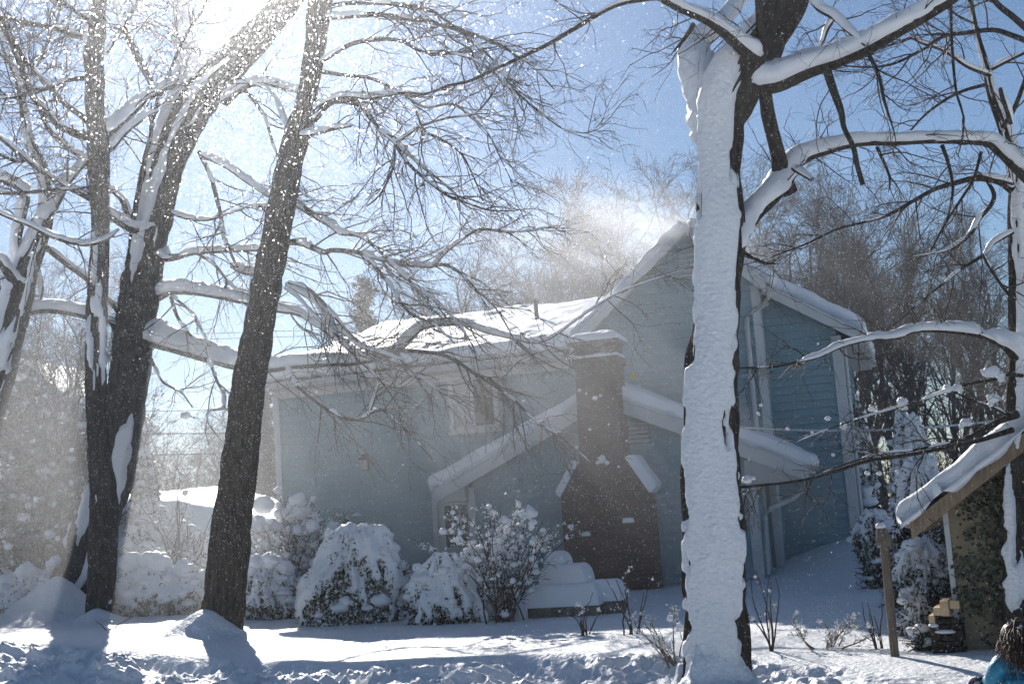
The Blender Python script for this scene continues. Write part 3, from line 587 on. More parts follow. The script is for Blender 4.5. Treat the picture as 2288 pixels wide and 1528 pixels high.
def snow_slab(name, p00, p10, p01, p11, T, parent, nu=80, nv=40, edge=0.22, amp=0.03, seed=0, both=True, m='snow', wob=0.0):
    p00, p10, p01, p11 = [np.array(p, float) for p in (p00, p10, p01, p11)]
    u = np.linspace(0, 1, nu)[:, None, None]; v = np.linspace(0, 1, nv)[None, :, None]
    # denser at the edges
    u = u - 0.12 * np.sin(2 * np.pi * u) / (2 * np.pi) * 2; v = v - 0.3 * np.sin(2 * np.pi * v) / (2 * np.pi) * 2
    B = (p00 * (1 - u) + p10 * u) * (1 - v) + (p01 * (1 - u) + p11 * u) * v
    nrm = norm(np.cross(p10 - p00, p01 - p00)); nrm = nrm * np.sign(nrm[2])
    lu = np.linalg.norm(p10 - p00); lv = np.linalg.norm(p01 - p00)
    e = np.minimum(np.minimum(u * lu, (1 - u) * lu), np.minimum(v * lv, (1 - v) * lv))[..., 0]
    prof = np.sqrt(np.clip(1 - (1 - np.clip(e / edge, 0, 1)) ** 2, 0, 1))
    nz = fbm(B[..., 0] * 1.3 + seed, B[..., 1] * 1.3, B[..., 2] * 1.3, 4, seed)
    th = T * prof * (1 + nz * amp / max(T, .01) * 2)
    top = B + nrm * (th[..., None] + 0.01)
    if wob:   # ragged lower edge
        k = np.clip(1 - e / 0.12, 0, 1)
        top[..., 2] -= wob * k * (0.5 + 0.5 * vnoise(B[..., 0] * 5, B[..., 1] * 5, None, seed + 3))
    V = np.concatenate([top.reshape(-1, 3), B.reshape(-1, 3)])
    i = np.arange(nu - 1)[:, None] * nv; j = np.arange(nv - 1)[None, :]
    Q = np.stack([i + j, i + nv + j, i + nv + j + 1, i + j + 1], -1).reshape(-1, 4)
    N = nu * nv; Q2 = Q[:, ::-1] + N
    bd = [k for k in range(0, N, nv)]; ed = [k + nv - 1 for k in bd]; S_ = []
    for a in range(nu - 1):
        S_.append([bd[a], bd[a] + N, bd[a + 1] + N, bd[a + 1]]); S_.append([ed[a + 1], ed[a + 1] + N, ed[a] + N, ed[a]])
    for b_ in range(nv - 1):
        S_.append([b_ + 1, b_ + 1 + N, b_ + N, b_]); c = (nu - 1) * nv + b_; S_.append([c, c + N, c + 1 + N, c + 1])
    return mesh_np(name, V, np.vstack([Q, Q2, np.array(S_)]), m, True, parent)

HO = P(1360, 1310, 28.5); HO[2] = 0; YAW = math.radians(17)
HU = np.array([math.cos(YAW), -math.sin(YAW), 0]); HV = np.array([math.sin(YAW), math.cos(YAW), 0])
def hpx(px, py, w):
    d = ray(px, py); t = ((HO - CAM) @ HV + w) / (d @ HV); p = CAM + d * t
    return float((p - HO) @ HU), float(p[2])
house = empty('house', 'blue clapboard house with steep snowy gable and brick chimney', 'house', HO, -YAW)

def boards(parent, spans, z0, z1, w, name='clapboard', side=None, pitch=0.17, m='siding'):
    """spans(z) -> list of (uL, uR); face looks toward -w. side: u position for a wall facing +u with spans in w."""
    z = z0
    while z < z1 - 0.03:
        zt = min(z + pitch, z1)
        lo, hi = spans(z + 0.004), spans(zt)
        if len(lo) == len(hi):
            for (a0, b0), (a1, b1) in zip(lo, hi):
                if b0 - a0 < 0.05: continue
                if b1 - a1 < 0.03: a1 = b1 = (a1 + b1) / 2; b1 += 0.015
                f0, f1, bk = 0.062, 0.008, 0.0
                if side is None:
                    V = [(a0, w - f0, z), (b0, w - f0, z), (b0, w - bk, z), (a0, w - bk, z), (a1, w - f1, zt), (b1, w - f1, zt), (b1, w - bk, zt), (a1, w - bk, zt)]
                else:
                    V = [(side + f0, a0, z), (side + f0, b0, z), (side, b0, z), (side, a0, z), (side + f1, a1, zt), (side + f1, b1, zt), (side, b1, zt), (side, a1, zt)]
                mesh_py(name, V, BOXF, m, parent)
        z = zt
# ---- A + wing front wall
AL, AR = -7.78, 3.75
def rakeA_left(z):  # u of the left rake line at height z
    return 2.4 - (7.45 - z) / 0.86
def rakeA_right(z): return 2.4 + (7.45 - z) / 0.93
def spanA(z):
    L = AL if z < 5.02 else max(rakeA_left(z), -0.5); R = min(AR, rakeA_right(z))
    if L >= R: return []
    out = [(L, R)]
    for (a, b, lo, hi) in [(-3.83, -2.95, -1, 2.22), (-3.34, -2.22, 3.58, 4.78)]:
        if lo < z < hi:
            nw = []
            for (x, y) in out:
                if a > x and b < y: nw += [(x, a), (b, y)]
                else: nw.append((x, y))
            out = nw
    return out
wallA = prism('wall', [(AL, -0.5), (AR, -0.5), (AR, rakeA_right(0) * 0 + 7.45 - 0.93 * (AR - 2.4)), (2.4, 7.45), (-0.45, 5.0), (AL, 5.0)], 0, 0.2, 'siding', house)
boards(wallA, spanA, -0.12, 7.35, 0.0)
for (u0, u1) in ((AL - 0.02, AL + 0.13), (AR - 0.13, AR + 0.02)):
    box('corner_board', u0, u1, -0.085, 0.0 if u0 < 0 else 0.3, -0.3, 5.0 if u0 < 0 else 6.1, 'trim', house)
box('wall', AL, AL + 0.2, 0.2, 14, -0.5, 5.0, 'siding', house)
# roof of the wing
ew = -0.42
def slab(name, a, b, c, d, t, m, parent):
    """a,b lower edge ; c,d upper edge (a->d). thickness downward"""
    a, b, c, d = [np.array(q, float) for q in (a, b, c, d)]
    dn = np.array([0, 0, -t])
    V = [a, b, c, d, a + dn, b + dn, c + dn, d + dn]
    return mesh_py(name, V, [(0, 1, 2, 3), (7, 6, 5, 4), (0, 4, 5, 1), (1, 5, 6, 2), (2, 6, 7, 3), (3, 7, 4, 0)], m, parent)
wr = slab('roof', (-7.95, ew, 5.12), (-0.45, ew, 5.12), (2.0, 7.0, 7.15), (-7.95, 7.0, 7.15), 0.14, 'roof_dark', house)
slab('roof', (-7.95, 14.4, 5.12), (-0.45, 14.4, 5.12), (2.0, 7.0, 7.15), (-7.95, 7.0, 7.15), 0.14, 'roof_dark', house)
snow_slab('snow', (-7.98, ew - 0.05, 5.13), (-0.42, ew - 0.05, 5.13), (-7.98, 7.15, 7.17), (2.1, 7.15, 7.17), 0.30, wr, 160, 90, 0.28, 0.05, 5, wob=0.1)
box('gutter', -7.95, -0.5, ew - 0.12, ew, 4.93, 5.06, 'gutter', house)
box('soffit', -7.9, -0.5, ew, 0.0, 4.90, 4.93, 'soffit', house)
box('frieze', AL + .13, -0.5, -0.075, -0.06, 4.72, 4.90, 'trim', house)
# tall gable roof
wA = -0.42
def gable_side(apex, foot, w0, w1, parent, fascia=0.24, snowT=0.3, seed=1, name='roof'):
    (ua, za), (uf, zf) = apex, foot
    r = slab(name, (uf, w0, zf), (uf, w1, zf), (ua, w1, za), (ua, w0, za), 0.12, 'soffit', parent)
    # rake fascia board in front
    d = 0.03
    V = [(uf, w0 - d, zf + .03), (ua, w0 - d, za + .03), (ua, w0 - d, za - fascia), (uf, w0 - d, zf - fascia), (uf, w0 - .002, zf + .03), (ua, w0 - .002, za + .03), (ua, w0 - .002, za - fascia), (uf, w0 - .002, zf - fascia)]
    mesh_py('fascia', V, [(0, 1, 2, 3), (4, 7, 6, 5), (0, 4, 5, 1), (1, 5, 6, 2), (2, 6, 7, 3), (3, 7, 4, 0)], 'trim', r)
    sg = 1 if uf > ua else -1
    snow_slab('snow', (uf + sg * .05, w0 - .06, zf + .0), (uf + sg * .05, w1, zf), (ua, w0 - .06, za + .03), (ua, w1, za + .03), snowT, r, 90, 60, 0.11, 0.06, seed, wob=.07)
    return r
gable_side((2.4, 7.56), (-0.35, 5.22), wA, 8.0, house, 0.2, 0.14, 21)
gable_side((2.4, 7.56), (3.98, 6.08), wA, 8.0, house, 0.24, 0.22, 22)
# B, set back
bR = 5.25
def rakeB(z): return 3.75 + (6.2 - z) / 0.66
def spanB(z):
    R = min(bR, rakeB(z)); return [(AR, R)] if R > AR else []
wallB = prism('wall', [(AR, -0.5), (bR, -0.5), (bR, 6.2 - .66 * 1.5), (AR, 6.2)], 0.9, 1.1, 'siding', house)
boards(wallB, spanB, -0.12, 6.1, 0.9)
sideB = box('wall', bR - 0.2, bR, 1.1, 6.4, -0.5, 5.15, 'siding', house)
boards(sideB, lambda z: [(1.02, 6.4)], -0.12, 4.9, 0, side=bR)
box('corner_board', bR - 0.12, bR + 0.09, 0.9 - 0.085, 0.9, -0.3, 4.95, 'trim', house)
box('corner_board', bR, bR + 0.09, 0.9, 1.02, -0.3, 4.95, 'trim', house)
gable_side((3.78, 6.22), (5.75, 4.95), 0.5, 6.8, house, 0.22, 0.24, 23)
box('soffit', bR + .04, 5.75, 0.5, 6.8, 4.68, 4.72, 'soffit', house)
box('gutter', 5.75, 5.87, 0.45, 6.8, 4.74, 4.90, 'gutter', house)
box('wall', AR - .2, AR, 0.2, 0.9, -0.5, 6.1, 'siding', house)
tubeobj('downspout', [(4.02, -.2, 6.0), (4.02, -.2, 5.78), (3.95, -.12, 5.68), (3.62, -.1, 5.55), (3.5, -.1, 5.42), (3.48, -.1, 5.25), (3.48, -.1, 0.1)], 0.055, 'gutter', house, 10)
tubeobj('downspout', [(bR + .12, 1.2, 4.7), (bR + .12, 1.2, 0.1)], 0.05, 'gutter', house, 8)
# ---- G small gable with chimney
GL, GR, GW = -2.5, 3.45, -1.5
gs, ga = 0.46, (0.6, 3.98)
def zG(u): return ga[1] - gs * abs(u - ga[0])
def spanG(z):
    if z > 3.6: return []
    dz = (ga[1] - 0.22 - z) / gs
    L, R = max(GL, ga[0] - dz), min(GR, ga[0] + dz)
    out = [(L, R)] if R > L else []
    if 2.86 < z < 3.36 and out: out = [(L, 1.02), (1.50, R)] if R > 1.55 else out
    return out
wallG = prism('wall', [(GL, -0.5), (GR, -0.5), (GR, zG(GR) - .12), (ga[0], ga[1] - .12), (GL, zG(GL) - .12)], GW, GW + .2, 'siding', house)
boards(wallG, spanG, -0.12, 3.62, GW)
wgr = box('wall', GR - .2, GR, GW + .2, 0.0, -.5, 2.5, 'siding', house)
boards(wgr, lambda z: [(GW + .02, 0.0)], -0.12, 2.3, 0, side=GR)
box('wall', GL, GL + .2, GW + .2, 0.0, -.5, 2.4, 'siding', house)
box('corner_board', GL - .02, GL + .11, GW - .085, GW, -.3, zG(GL) - .3, 'trim', house)
box('corner_board', GR - .11, GR + .09, GW - .085, GW, -.3, zG(GR) - .3, 'trim', house)
gable_side(ga, (-3.2, 2.24), -1.82, -0.06, house, 0.28, 0.27, 24)
gable_side(ga, (4.6, 2.14), -1.82, -0.06, house, 0.28, 0.27, 25)
prism('eave_return', [(-3.15, 1.98), (GL, 1.98), (GL, zG(GL) - .26), (-3.15, zG(-3.15) - .26)], -1.8, -0.1, 'soffit', house)
prism('eave_return', [(GR + .04, 1.86), (4.1, 1.86), (4.55, 1.92), (GR + .04, zG(GR) - .28)], -1.8, -0.1, 'soffit', house)
tubeobj('downspout', [(4.45, -1.1, 1.95), (4.42, -1.1, 1.72), (4.2, -1.2, 1.55), (3.75, -1.4, 1.38), (3.62, -1.45, 1.25), (3.6, -1.45, 0.1)], 0.05, 'gutter', house, 10)
# louvre vents
for (u0, u1, z0, z1, w) in ((1.04, 1.47, 2.88, 3.34, GW), (2.15, 2.75, 6.45, 7.0, 0.0)):
    v = box('vent', u0, u1, w - .01, w + .05, z0, z1, 'metal_dark', house)
    nsl = 5
    for i in range(nsl):
        za = z0 + (i + .2) * (z1 - z0) / nsl
        mesh_py('slat', [(u0, w - .07, za), (u1, w - .07, za), (u1, w - .012, za + .06), (u0, w - .012, za + .06), (u0, w - .07, za + .015), (u1, w - .07, za + .015), (u1, w - .012, za + .075), (u0, w - .012, za + .075)], BOXF, 'trim', v)
# window upper
win = box('window', -3.34, -2.22, -.055, .02, 3.58, 4.78, 'trim', house)
for (a, b, c, d) in ((-3.36, -3.26, 3.56, 4.80), (-2.30, -2.20, 3.56, 4.80), (-2.84, -2.76, 3.66, 4.70)):
    box('frame', a, b, -.11, -.056, c, d, 'trim', win)
box('frame', -3.26, -2.30, -.11, -.056, 4.70, 4.80, 'trim', win); box('sill', -3.40, -2.16, -.15, -.056, 3.50, 3.56, 'trim', win)
box('frame', -3.26, -2.30, -.105, -.056, 3.56, 3.66, 'trim', win)
box('pane', -2.76, -2.30, -.07, -.058, 3.66, 4.70, 'glass', win); box('pane', -3.26, -2.84, -.068, -.058, 3.66, 4.70, 'soffit', win)
# storm door
door = box('door', -3.80, -2.98, -.05, .05, 0.02, 2.15, 'trim', house)
box('frame', -3.92, -3.80, -.09, .0, 0.0, 2.27, 'trim', door); box('frame', -3.80, -2.9, -.09, .0, 2.15, 2.27, 'trim', door)
for i in range(3):
    for j in range(3):
        box('pane', -3.64 + i * .19, -3.48 + i * .19, -.062, -.052, 1.0 + j * .32, 1.28 + j * .32, 'glass', door)
box('handle', -3.06, -3.02, -.11, -.052, 1.0, 1.14, 'metal_dark', door)
# wall lantern
lan = box('wall_lantern', -5.58, -5.42, -.10, -.03, 2.86, 3.24, 'metal_dark', house)
box('glass', -5.56, -5.44, -.22, -.10, 2.88, 3.10, 'soffit', lan); box('cap', -5.60, -5.40, -.26, -.10, 3.11, 3.16, 'metal_dark', lan)
# chimney
ch = prism('chimney', [(-0.33, -.3), (1.50, -.3), (1.50, 1.88), (1.04, 2.56), (1.05, 4.62), (0.20, 4.62), (0.14, 2.56), (-0.30, 1.92)], -2.25, -1.53, 'brick', house)
box('course', 0.15, 1.10, -2.29, -1.49, 4.50, 4.66, 'brick', ch)
box('pier', 0.20, 0.60, -2.25, -1.53, 4.66, 4.93, 'brick', ch); box('pier', 0.84, 1.05, -2.25, -1.53, 4.66, 4.93, 'brick', ch)
box('cap_slab', 0.10, 1.14, -2.35, -1.43, 4.935, 5.00, 'stone', ch)
snow_slab('snow', (0.09, -2.37, 5.0), (1.15, -2.37, 5.0), (0.09, -1.41, 5.0), (1.15, -1.41, 5.0), 0.2, ch, 40, 40, 0.4, .04, 31)
snow_slab('snow', (1.52, -2.27, 1.86), (1.52, -1.55, 1.86), (1.07, -2.27, 2.60), (1.07, -1.55, 2.60), 0.20, ch, 20, 40, 0.14, .02, 32)
snow_slab('snow', (-0.32, -2.27, 1.9), (-0.32, -1.55, 1.9), (0.12, -2.27, 2.58), (0.12, -1.55, 2.58), 0.16, ch, 20, 40, 0.1, .02, 33)
snow_slab('snow', (0.0, -2.27, 4.665), (1.1, -2.27, 4.665), (0.16, -1.6, 4.665), (1.1, -1.6, 4.665), 0.07, ch, 30, 20, 0.08, .01, 34)
for (px, py, w_) in ((1405, 1165, .24), (1310, 1195, .18)):
    u, z = hpx(px, py, -2.25)
    box('brick', u - w_ / 2, u + w_ / 2, -2.30, -2.252, z - .09, z - .02, 'brick', ch)
    snow_slab('snow', (u - w_ / 2, -2.31, z - .02), (u + w_ / 2, -2.31, z - .02), (u - w_ / 2, -2.25, z - .02), (u + w_ / 2, -2.25, z - .02), .09, ch, 16, 6, .03, .01, 35)
# vent pipe on wing roof
up, zp = hpx(1198, 690, 3.3)
tubeobj('vent_pipe', [(up, 3.3, 5.9), (up, 3.3, 6.95)], 0.055, 'metal_dark', house, 10)

# ------------------------------------------------------------------ snowy steps before the chimney
def loc_box(name, cx, cy, a, hw, hd, z0, z1, m, parent):
    c, s = math.cos(a), math.sin(a); V = []
    for z in (z0, z1):
        for (x, y) in ((-hw, -hd), (hw, -hd), (hw, hd), (-hw, hd)):
            V.append((cx + x * c - y * s, cy + x * s + y * c, z))
    return mesh_py(name, V, BOXF, m, parent)
SD = 20.8
st0 = P(1272, 1378, SD)
steps = empty('garden_steps', 'stacked stone garden steps with deep rounded snow cushions at the chimney foot', 'steps', (st0[0], st0[1], 0), -YAW)
def spx(px, py, w):
    d = ray(px, py); o = np.array([st0[0], st0[1], 0]); t = ((o - CAM) @ HV + w) / (d @ HV); p = CAM + d * t
    return float((p - o) @ HU), float(p[2])
for (xa, xb, yt, yb, w0, w1, yfoot) in ((1168, 1338, 1312, 1352, -0.35, 0.3, 1384), (1200, 1308, 1268, 1308, -0.05, 0.6, 1345), (1300, 1386, 1300, 1342, -0.05, 0.5, 1378), (1212, 1262, 1236, 1262, 0.3, 0.8, 1300)):
    uL, zt = spx(xa, yt, w0); uR, zb = spx(xb, yb, w0); _, zf = spx((xa + xb) / 2, yfoot, w0)
    s_ = box('step', uL + .04, uR - .04, w0 + .04, w1, min(zf, 0) - .15, zb, 'stone', steps)
    snow_slab('snow', (uL, w0, zb + .003), (uR, w0, zb + .003), (uL, w1 + .02, zb + .003), (uR, w1 + .02, zb + .003), max(zt - zb, .15), s_, 60, 40, .13, .012, 41 + xa)

# ------------------------------------------------------------------ shrubs
def leaves(name, pos, size, m, parent, rg, long=2.2, down=False):
    N = len(pos); d = norm(rg.normal(size=(N, 3)) + (np.array([0, 0, -1.2]) if down else 0)); s = norm(np.cross(d, rg.normal(size=(N, 3))))
    L = size * (0.6 + 0.8 * rg.random(N))[:, None]; W = L / long
    V = np.stack([pos, pos + d * L * .5 + s * W * .5, pos + d * L, pos + d * L * .5 - s * W * .5], 1).reshape(-1, 3)
    o = mesh_np(name, V, np.arange(N * 4).reshape(-1, 4), m, False, parent); o['kind'] = 'stuff'; return o
def shrub_root(name, label, px, py, D, group=None, cat='shrub', z=None):
    p = P(px, py, D); g = gz(p[0], p[1])
    return empty(name, label, cat, (p[0], p[1], g), 0, group), p, D / F
def twiggy(label, px, py, D, w, h, stems=40, clumps=(), nsm=60, leafn=0, group=None, seed=0, spread=0.9, arch=-.05, name='bare_shrub', m='twig_far', smallr=(2.5, 7), per=(5, 3), cl_amp=.5, thick=2.2):
    rg = np.random.default_rng(seed); root, p, s = shrub_root(name, label, px, py, D, group)
    W, H = w * s, h * s; TW = Twigs()
    st = np.zeros((stems, 3)); st[:, 0] = rg.normal(size=stems) * W * .08; st[:, 1] = rg.normal(size=stems) * W * .08; st[:, 2] = -.05
    an = rg.random(stems) * 2 * np.pi; ti = rg.random(stems) ** .7 * spread
    d = np.stack([np.sin(ti) * np.cos(an) * W / H * 1.0, np.sin(ti) * np.sin(an) * W / H, np.cos(ti)], -1)
    L = H * (0.65 + 0.5 * rg.random(stems))
    r = np.full(stems, thick * s)
    p1, r1 = grow(st, d, L, r, np.full(stems, .7 * s), 9, .12, (0, 0, arch), rg); TW.add(p1, r1, 4)
    a, b_, c, e = children(p1, r1, per[0], (20, 55), (.15 * H, .45 * H), .7, .2, rg)
    p2, r2 = grow(a, b_, c, np.maximum(e, .8 * s), np.full(len(a), .45 * s), 6, .15, (0, 0, arch * .6), rg); TW.add(p2, r2, 3)
    a, b_, c, e = children(p2, r2, per[1], (25, 60), (.05 * H, .18 * H), .7, .15, rg)
    p3, r3 = grow(a, b_, c, np.maximum(e, .5 * s), np.full(len(a), .35 * s), 4, .2, (0, 0, 0), rg); TW.add(p3, r3, 3)
    TW.build('stems', m, root)['kind'] = 'stuff'
    base = np.array([p[0], p[1], root.location[2]])
    it = []
    for (cx, cy, sz) in clumps:
        q = P(cx, cy, D + rg.normal() * .15) - base; R = sz * s / 2
        it.append((q[0], q[1], q[2], R, R * .85, R * (.75 + .3 * rg.random())))
    for k_, b1_ in enumerate(it): blobs('snow', [b1_], 'snow', root, (18, 12), cl_amp, seed + k_, 2.1, .8)
    if nsm:
        allp = np.vstack([p2.reshape(-1, 3), p3.reshape(-1, 3)]); ii = rg.integers(0, len(allp), nsm)
        it = []
        for q in allp[ii]:
            R = s * (smallr[0] + (smallr[1] - smallr[0]) * rg.random() ** 2)
            it.append((q[0], q[1], q[2] + R * .4, R * (.8 + .6 * rg.random()), R, R * (.7 + .5 * rg.random())))
        blobs('snow', it, 'snow', root, (12, 8), .45, seed + 1, 2.2, .8)['kind'] = 'stuff'
        ii = rg.integers(0, len(allp), nsm * 14)
        leaves('frost', allp[ii] + rg.normal(size=(len(ii), 3)) * 2 * s, 4.5 * s, 'snow', root, rg, 1.4)
    if leafn:
        allp = np.vstack([p2.reshape(-1, 3), p3.reshape(-1, 3)]); ii = rg.integers(0, len(allp), leafn)
        leaves('foliage', allp[ii] + rg.normal(size=(leafn, 3)) * 3 * s, 7 * s, 'leaf_dark', root, rg)
    return root
def draped(label, px, py, D, w, h, prof, seed=0, cover=0.55, lean=0.0, group=None, name='snowy_evergreen', leafn=7000, streak=1.0, depthf=.7, top=()):
    """dome of snow hanging in lobes over dark foliage that shows through the gaps"""
    rg = np.random.default_rng(seed); root, p, s = shrub_root(name, label, px, py, D, group)
    W, H = w * s / 2, h * s
    nu, nv = 150, 80
    th = np.linspace(0, 2 * np.pi, nu, endpoint=False); t = np.linspace(0, 1, nv)
    TH, TT = np.meshgrid(th, t)
    rad = np.interp(TT, [q[0] for q in prof], [q[1] for q in prof])     # t = height 0..1 from the ground
    cx, cy = np.cos(TH), np.sin(TH)
    lob = fbm(cx * 1.7 + seed, cy * 1.7, TT * 1.6, 3, seed)
    lob2 = fbm(cx * 6 + seed, cy * 6, TT * 3.5, 3, seed + 4)
    lob3 = fbm(cx * 2.9 + seed * 2, cy * 2.9, TT * 2.4, 2, seed + 6)
    R = rad * (1 + .40 * lob * (1 - .2 * TT) + .26 * lob3 + .16 * lob2)
    Z = TT * H * (1 + 0.10 * fbm(cx * 1.6, cy * 1.6 + seed, TT * 0, 2, seed + 2) * TT)
    X = R * cx * W + lean * W * TT; Y = R * cy * W * depthf
    V = np.stack([X, Y, Z], -1)
    st = fbm(cx * 5.5 * streak + seed, cy * 5.5 * streak, TT * 2.0, 3, seed + 8)
    thr = (TT - (1 - cover)) * 1.6 + .15
    keep = st < thr + .05
    # thin out edge: pull removed vertices inward so that snow lumps have rounded rims
    pull = sstep(-.1, .12, (st - thr)); V[..., :2] *= (1 - .16 * pull)[..., None]
    i = np.arange(nv - 1)[:, None] * nu; j = np.arange(nu)[None]; j2 = (j + 1) % nu
    Q = np.stack([i + j, i + j2, i + nu + j2, i + nu + j], -1).reshape(-1, 4)
    kq = keep.reshape(-1)[Q].any(1)
    Vf = V.reshape(-1, 3); Tt = np.array([[ (nv - 1) * nu + a, (nv - 1) * nu + (a + 1) % nu, len(Vf)] for a in range(nu)])
    Vf = np.vstack([Vf, [[Vf[(nv - 1) * nu:, 0].mean(), Vf[(nv - 1) * nu:, 1].mean(), Vf[(nv - 1) * nu:, 2].mean() + .01]]])
    mesh_np('snow', Vf, Q[kq], 'snow', True, root, Tt)
    sel = rg.integers(nu * 8, nu * (nv - 4), int(14 + w * .13)); it = []
    for q in V.reshape(-1, 3)[sel]:
        Rr = s * (5 + 11 * rg.random() ** 2); it.append((q[0] * .97, q[1] * .97, q[2], Rr * (1 + .6 * rg.random()), Rr * 1.1, Rr * (.6 + .5 * rg.random())))
    blobs('snow_clods', it, 'snow', root, (12, 8), .5, seed + 12, 2.0, .8)['kind'] = 'stuff'
    # foliage just inside, poking out in gaps
    sel = rg.integers(0, nu * nv, leafn); P0 = V.reshape(-1, 3)[sel] * np.array([.93, .93, .98]); P0 *= (1 - .10 * rg.random((leafn, 1)))
    leaves('foliage', P0, 11 * s, 'leaf_dark', root, rg, 2.6, True)
    sel = rg.integers(0, nu * nv, leafn // 2); P1 = V.reshape(-1, 3)[sel] * .95 * (1 - .08 * rg.random((leafn // 2, 1))); leaves('frost', P1, 8 * s, 'snow', root, rg, 1.5, True)
    TW = Twigs(); k = 40
    sel = rg.integers(0, nu * nv, k); P0 = V.reshape(-1, 3)[sel] * .8; d = norm(P0 * np.array([1, 1, .2])); a, b_ = grow(P0, d, np.full(k, 38 * s), np.full(k, 1.6 * s), np.full(k, .6 * s), 6, .2, (0, 0, -.08), rg); TW.add(a, b_, 3)
    a, b_, c, e = children(a, b_, 4, (25, 60), (8 * s, 20 * s), .7, .3, rg); a, b_ = grow(a, b_, c, e, e * .5, 4, .2, (0, 0, 0), rg); TW.add(a, b_, 3)
    TW.build('stems', 'twig', root)['kind'] = 'stuff'
    base = np.array([p[0], p[1], root.location[2]]); it = []
    for (qx, qy, sz) in top:
        q = P(qx, qy, D) - base; Rr = sz * s / 2; it.append((q[0], q[1], q[2], Rr, Rr * .9, Rr * .85))
    for k_, b1_ in enumerate(it): blobs('snow', [b1_], 'snow', root, (32, 22), .42, seed + 3 + k_, 1.7, .9)
    return root
# the big drooping evergreen
draped('broad drooping evergreen under thick snow with rounded lumps on top, largest of the garden row', 784, 1396, 22.0, 285, 200,
       [(0, 1.0), (.25, .95), (.5, .80), (.75, .60), (.9, .45), (1, .28)], 3, .46, .14, leafn=26000, streak=1.2, top=[(782, 1190, 50), (752, 1206, 36), (735, 1192, 22), (812, 1186, 34), (850, 1196, 58), (868, 1228, 46), (832, 1182, 24)])
draped('small snow-covered evergreen to the right of the brown leaning trunk', 598, 1352, 23.5, 130, 110, [(0, 1), (.4, .98), (.75, .7), (1, .3)], 5, .6, -.1, leafn=9000, top=[(575, 1262, 50), (605, 1255, 44), (640, 1268, 40)])
draped('long low hedge bush under folded snow between the two left trunks', 350, 1352, 25.5, 250, 95, [(0, 1), (.5, .95), (.8, .7), (1, .4)], 7, .62, 0, leafn=16000, top=[(300, 1258, 60), (345, 1262, 70), (410, 1278, 64), (450, 1290, 40)])
draped('snow mounded bush behind the long low hedge, left of the brown trunk', 320, 1330, 29, 210, 112, [(0, 1), (.5, .95), (.8, .75), (1, .4)], 9, .72, 0, leafn=9000, top=[(275, 1226, 56), (320, 1235, 60), (380, 1250, 40), (432, 1238, 38)])
draped('columnar evergreen with a round snow hood behind the hedge at left', 335, 1350, 31, 84, 325, [(0, 1.3), (.2, 1.15), (.45, .95), (.62, .85), (.7, .62), (.88, .52), (.97, .4), (1, .25)], 11, .42, -.1, leafn=22000, top=[(326, 1052, 42), (322, 1078, 44), (345, 1175, 60), (318, 1190, 50)])
draped('low snow mound bush at the far left beside the snow cone', 70, 1345, 28, 190, 86, [(0, 1), (.5, .9), (.8, .6), (1, .3)], 12, .7, .1, leafn=8000, top=[(125, 1262, 44), (60, 1285, 60), (20, 1300, 50)])
draped('arching snow-laden bush between the drooping evergreen and the garden steps', 1010, 1420, 21.0, 230, 145, [(0, 1), (.3, .95), (.6, .7), (.85, .42), (1, .2)], 14, .6, -.05, leafn=9000, streak=.8, top=[(1000, 1272, 44), (1040, 1262, 40), (960, 1300, 44), (1085, 1285, 36), (1060, 1240, 34)])
draped('small frosted evergreen sprig to the right of the big drooping evergreen', 905, 1352, 24.5, 70, 100, [(0, 1), (.5, .9), (1, .2)], 15, .3, 0, leafn=6000)
# leafy/twiggy thicket at the far left
for i, (x, y, D_, w_, h_, lab) in enumerate([(30, 1330, 33, 240, 500, 'tall frosted leafy thicket at the far left edge, behind the crooked tree'),
                                             (150, 1330, 34, 200, 430, 'tall frosted leafy thicket directly behind the snow-pasted trunk'),
                                             (90, 1330, 31, 220, 330, 'shorter frosted bush in front of the far left thickets')]):
    twiggy(lab, x, y, D_, w_, h_, 70, (), 200, 9000, seed=40 + i, spread=.75, arch=-.02, name='leafy_shrub', smallr=(3, 12), per=(9, 4))
twiggy('round twiggy bush with domes of snow against the left corner of the blue house', 640, 1335, 26, 190, 235, 46,
       [(668, 1140, 52), (655, 1150, 36), (704, 1152, 18), (628, 1148, 30), (590, 1130, 44), (610, 1175, 34), (575, 1180, 50), (700, 1180, 16), (598, 1215, 40), (652, 1188, 30), (575, 1240, 46)], 260, 500, seed=50, spread=.9, smallr=(4, 14), per=(7, 4))
twiggy('twiggy bush carrying rounded pads of snow between the columnar evergreen and brown trunk', 420, 1335, 28, 170, 180, 40,
       [(410, 1180, 44), (428, 1190, 40), (402, 1205, 34), (360, 1195, 42), (378, 1218, 40), (440, 1215, 34), (462, 1208, 20), (395, 1175, 24), (345, 1180, 30)], 200, 900, seed=51, smallr=(4, 12), per=(6, 3))
twiggy('small bare sapling sprouting in front of the big snowdrift at left', 392, 1330, 27.5, 130, 270, 9, [(414, 1102, 14)], 16, 0, seed=52, spread=.5, arch=.02, m='twig', per=(4, 3), thick=3)
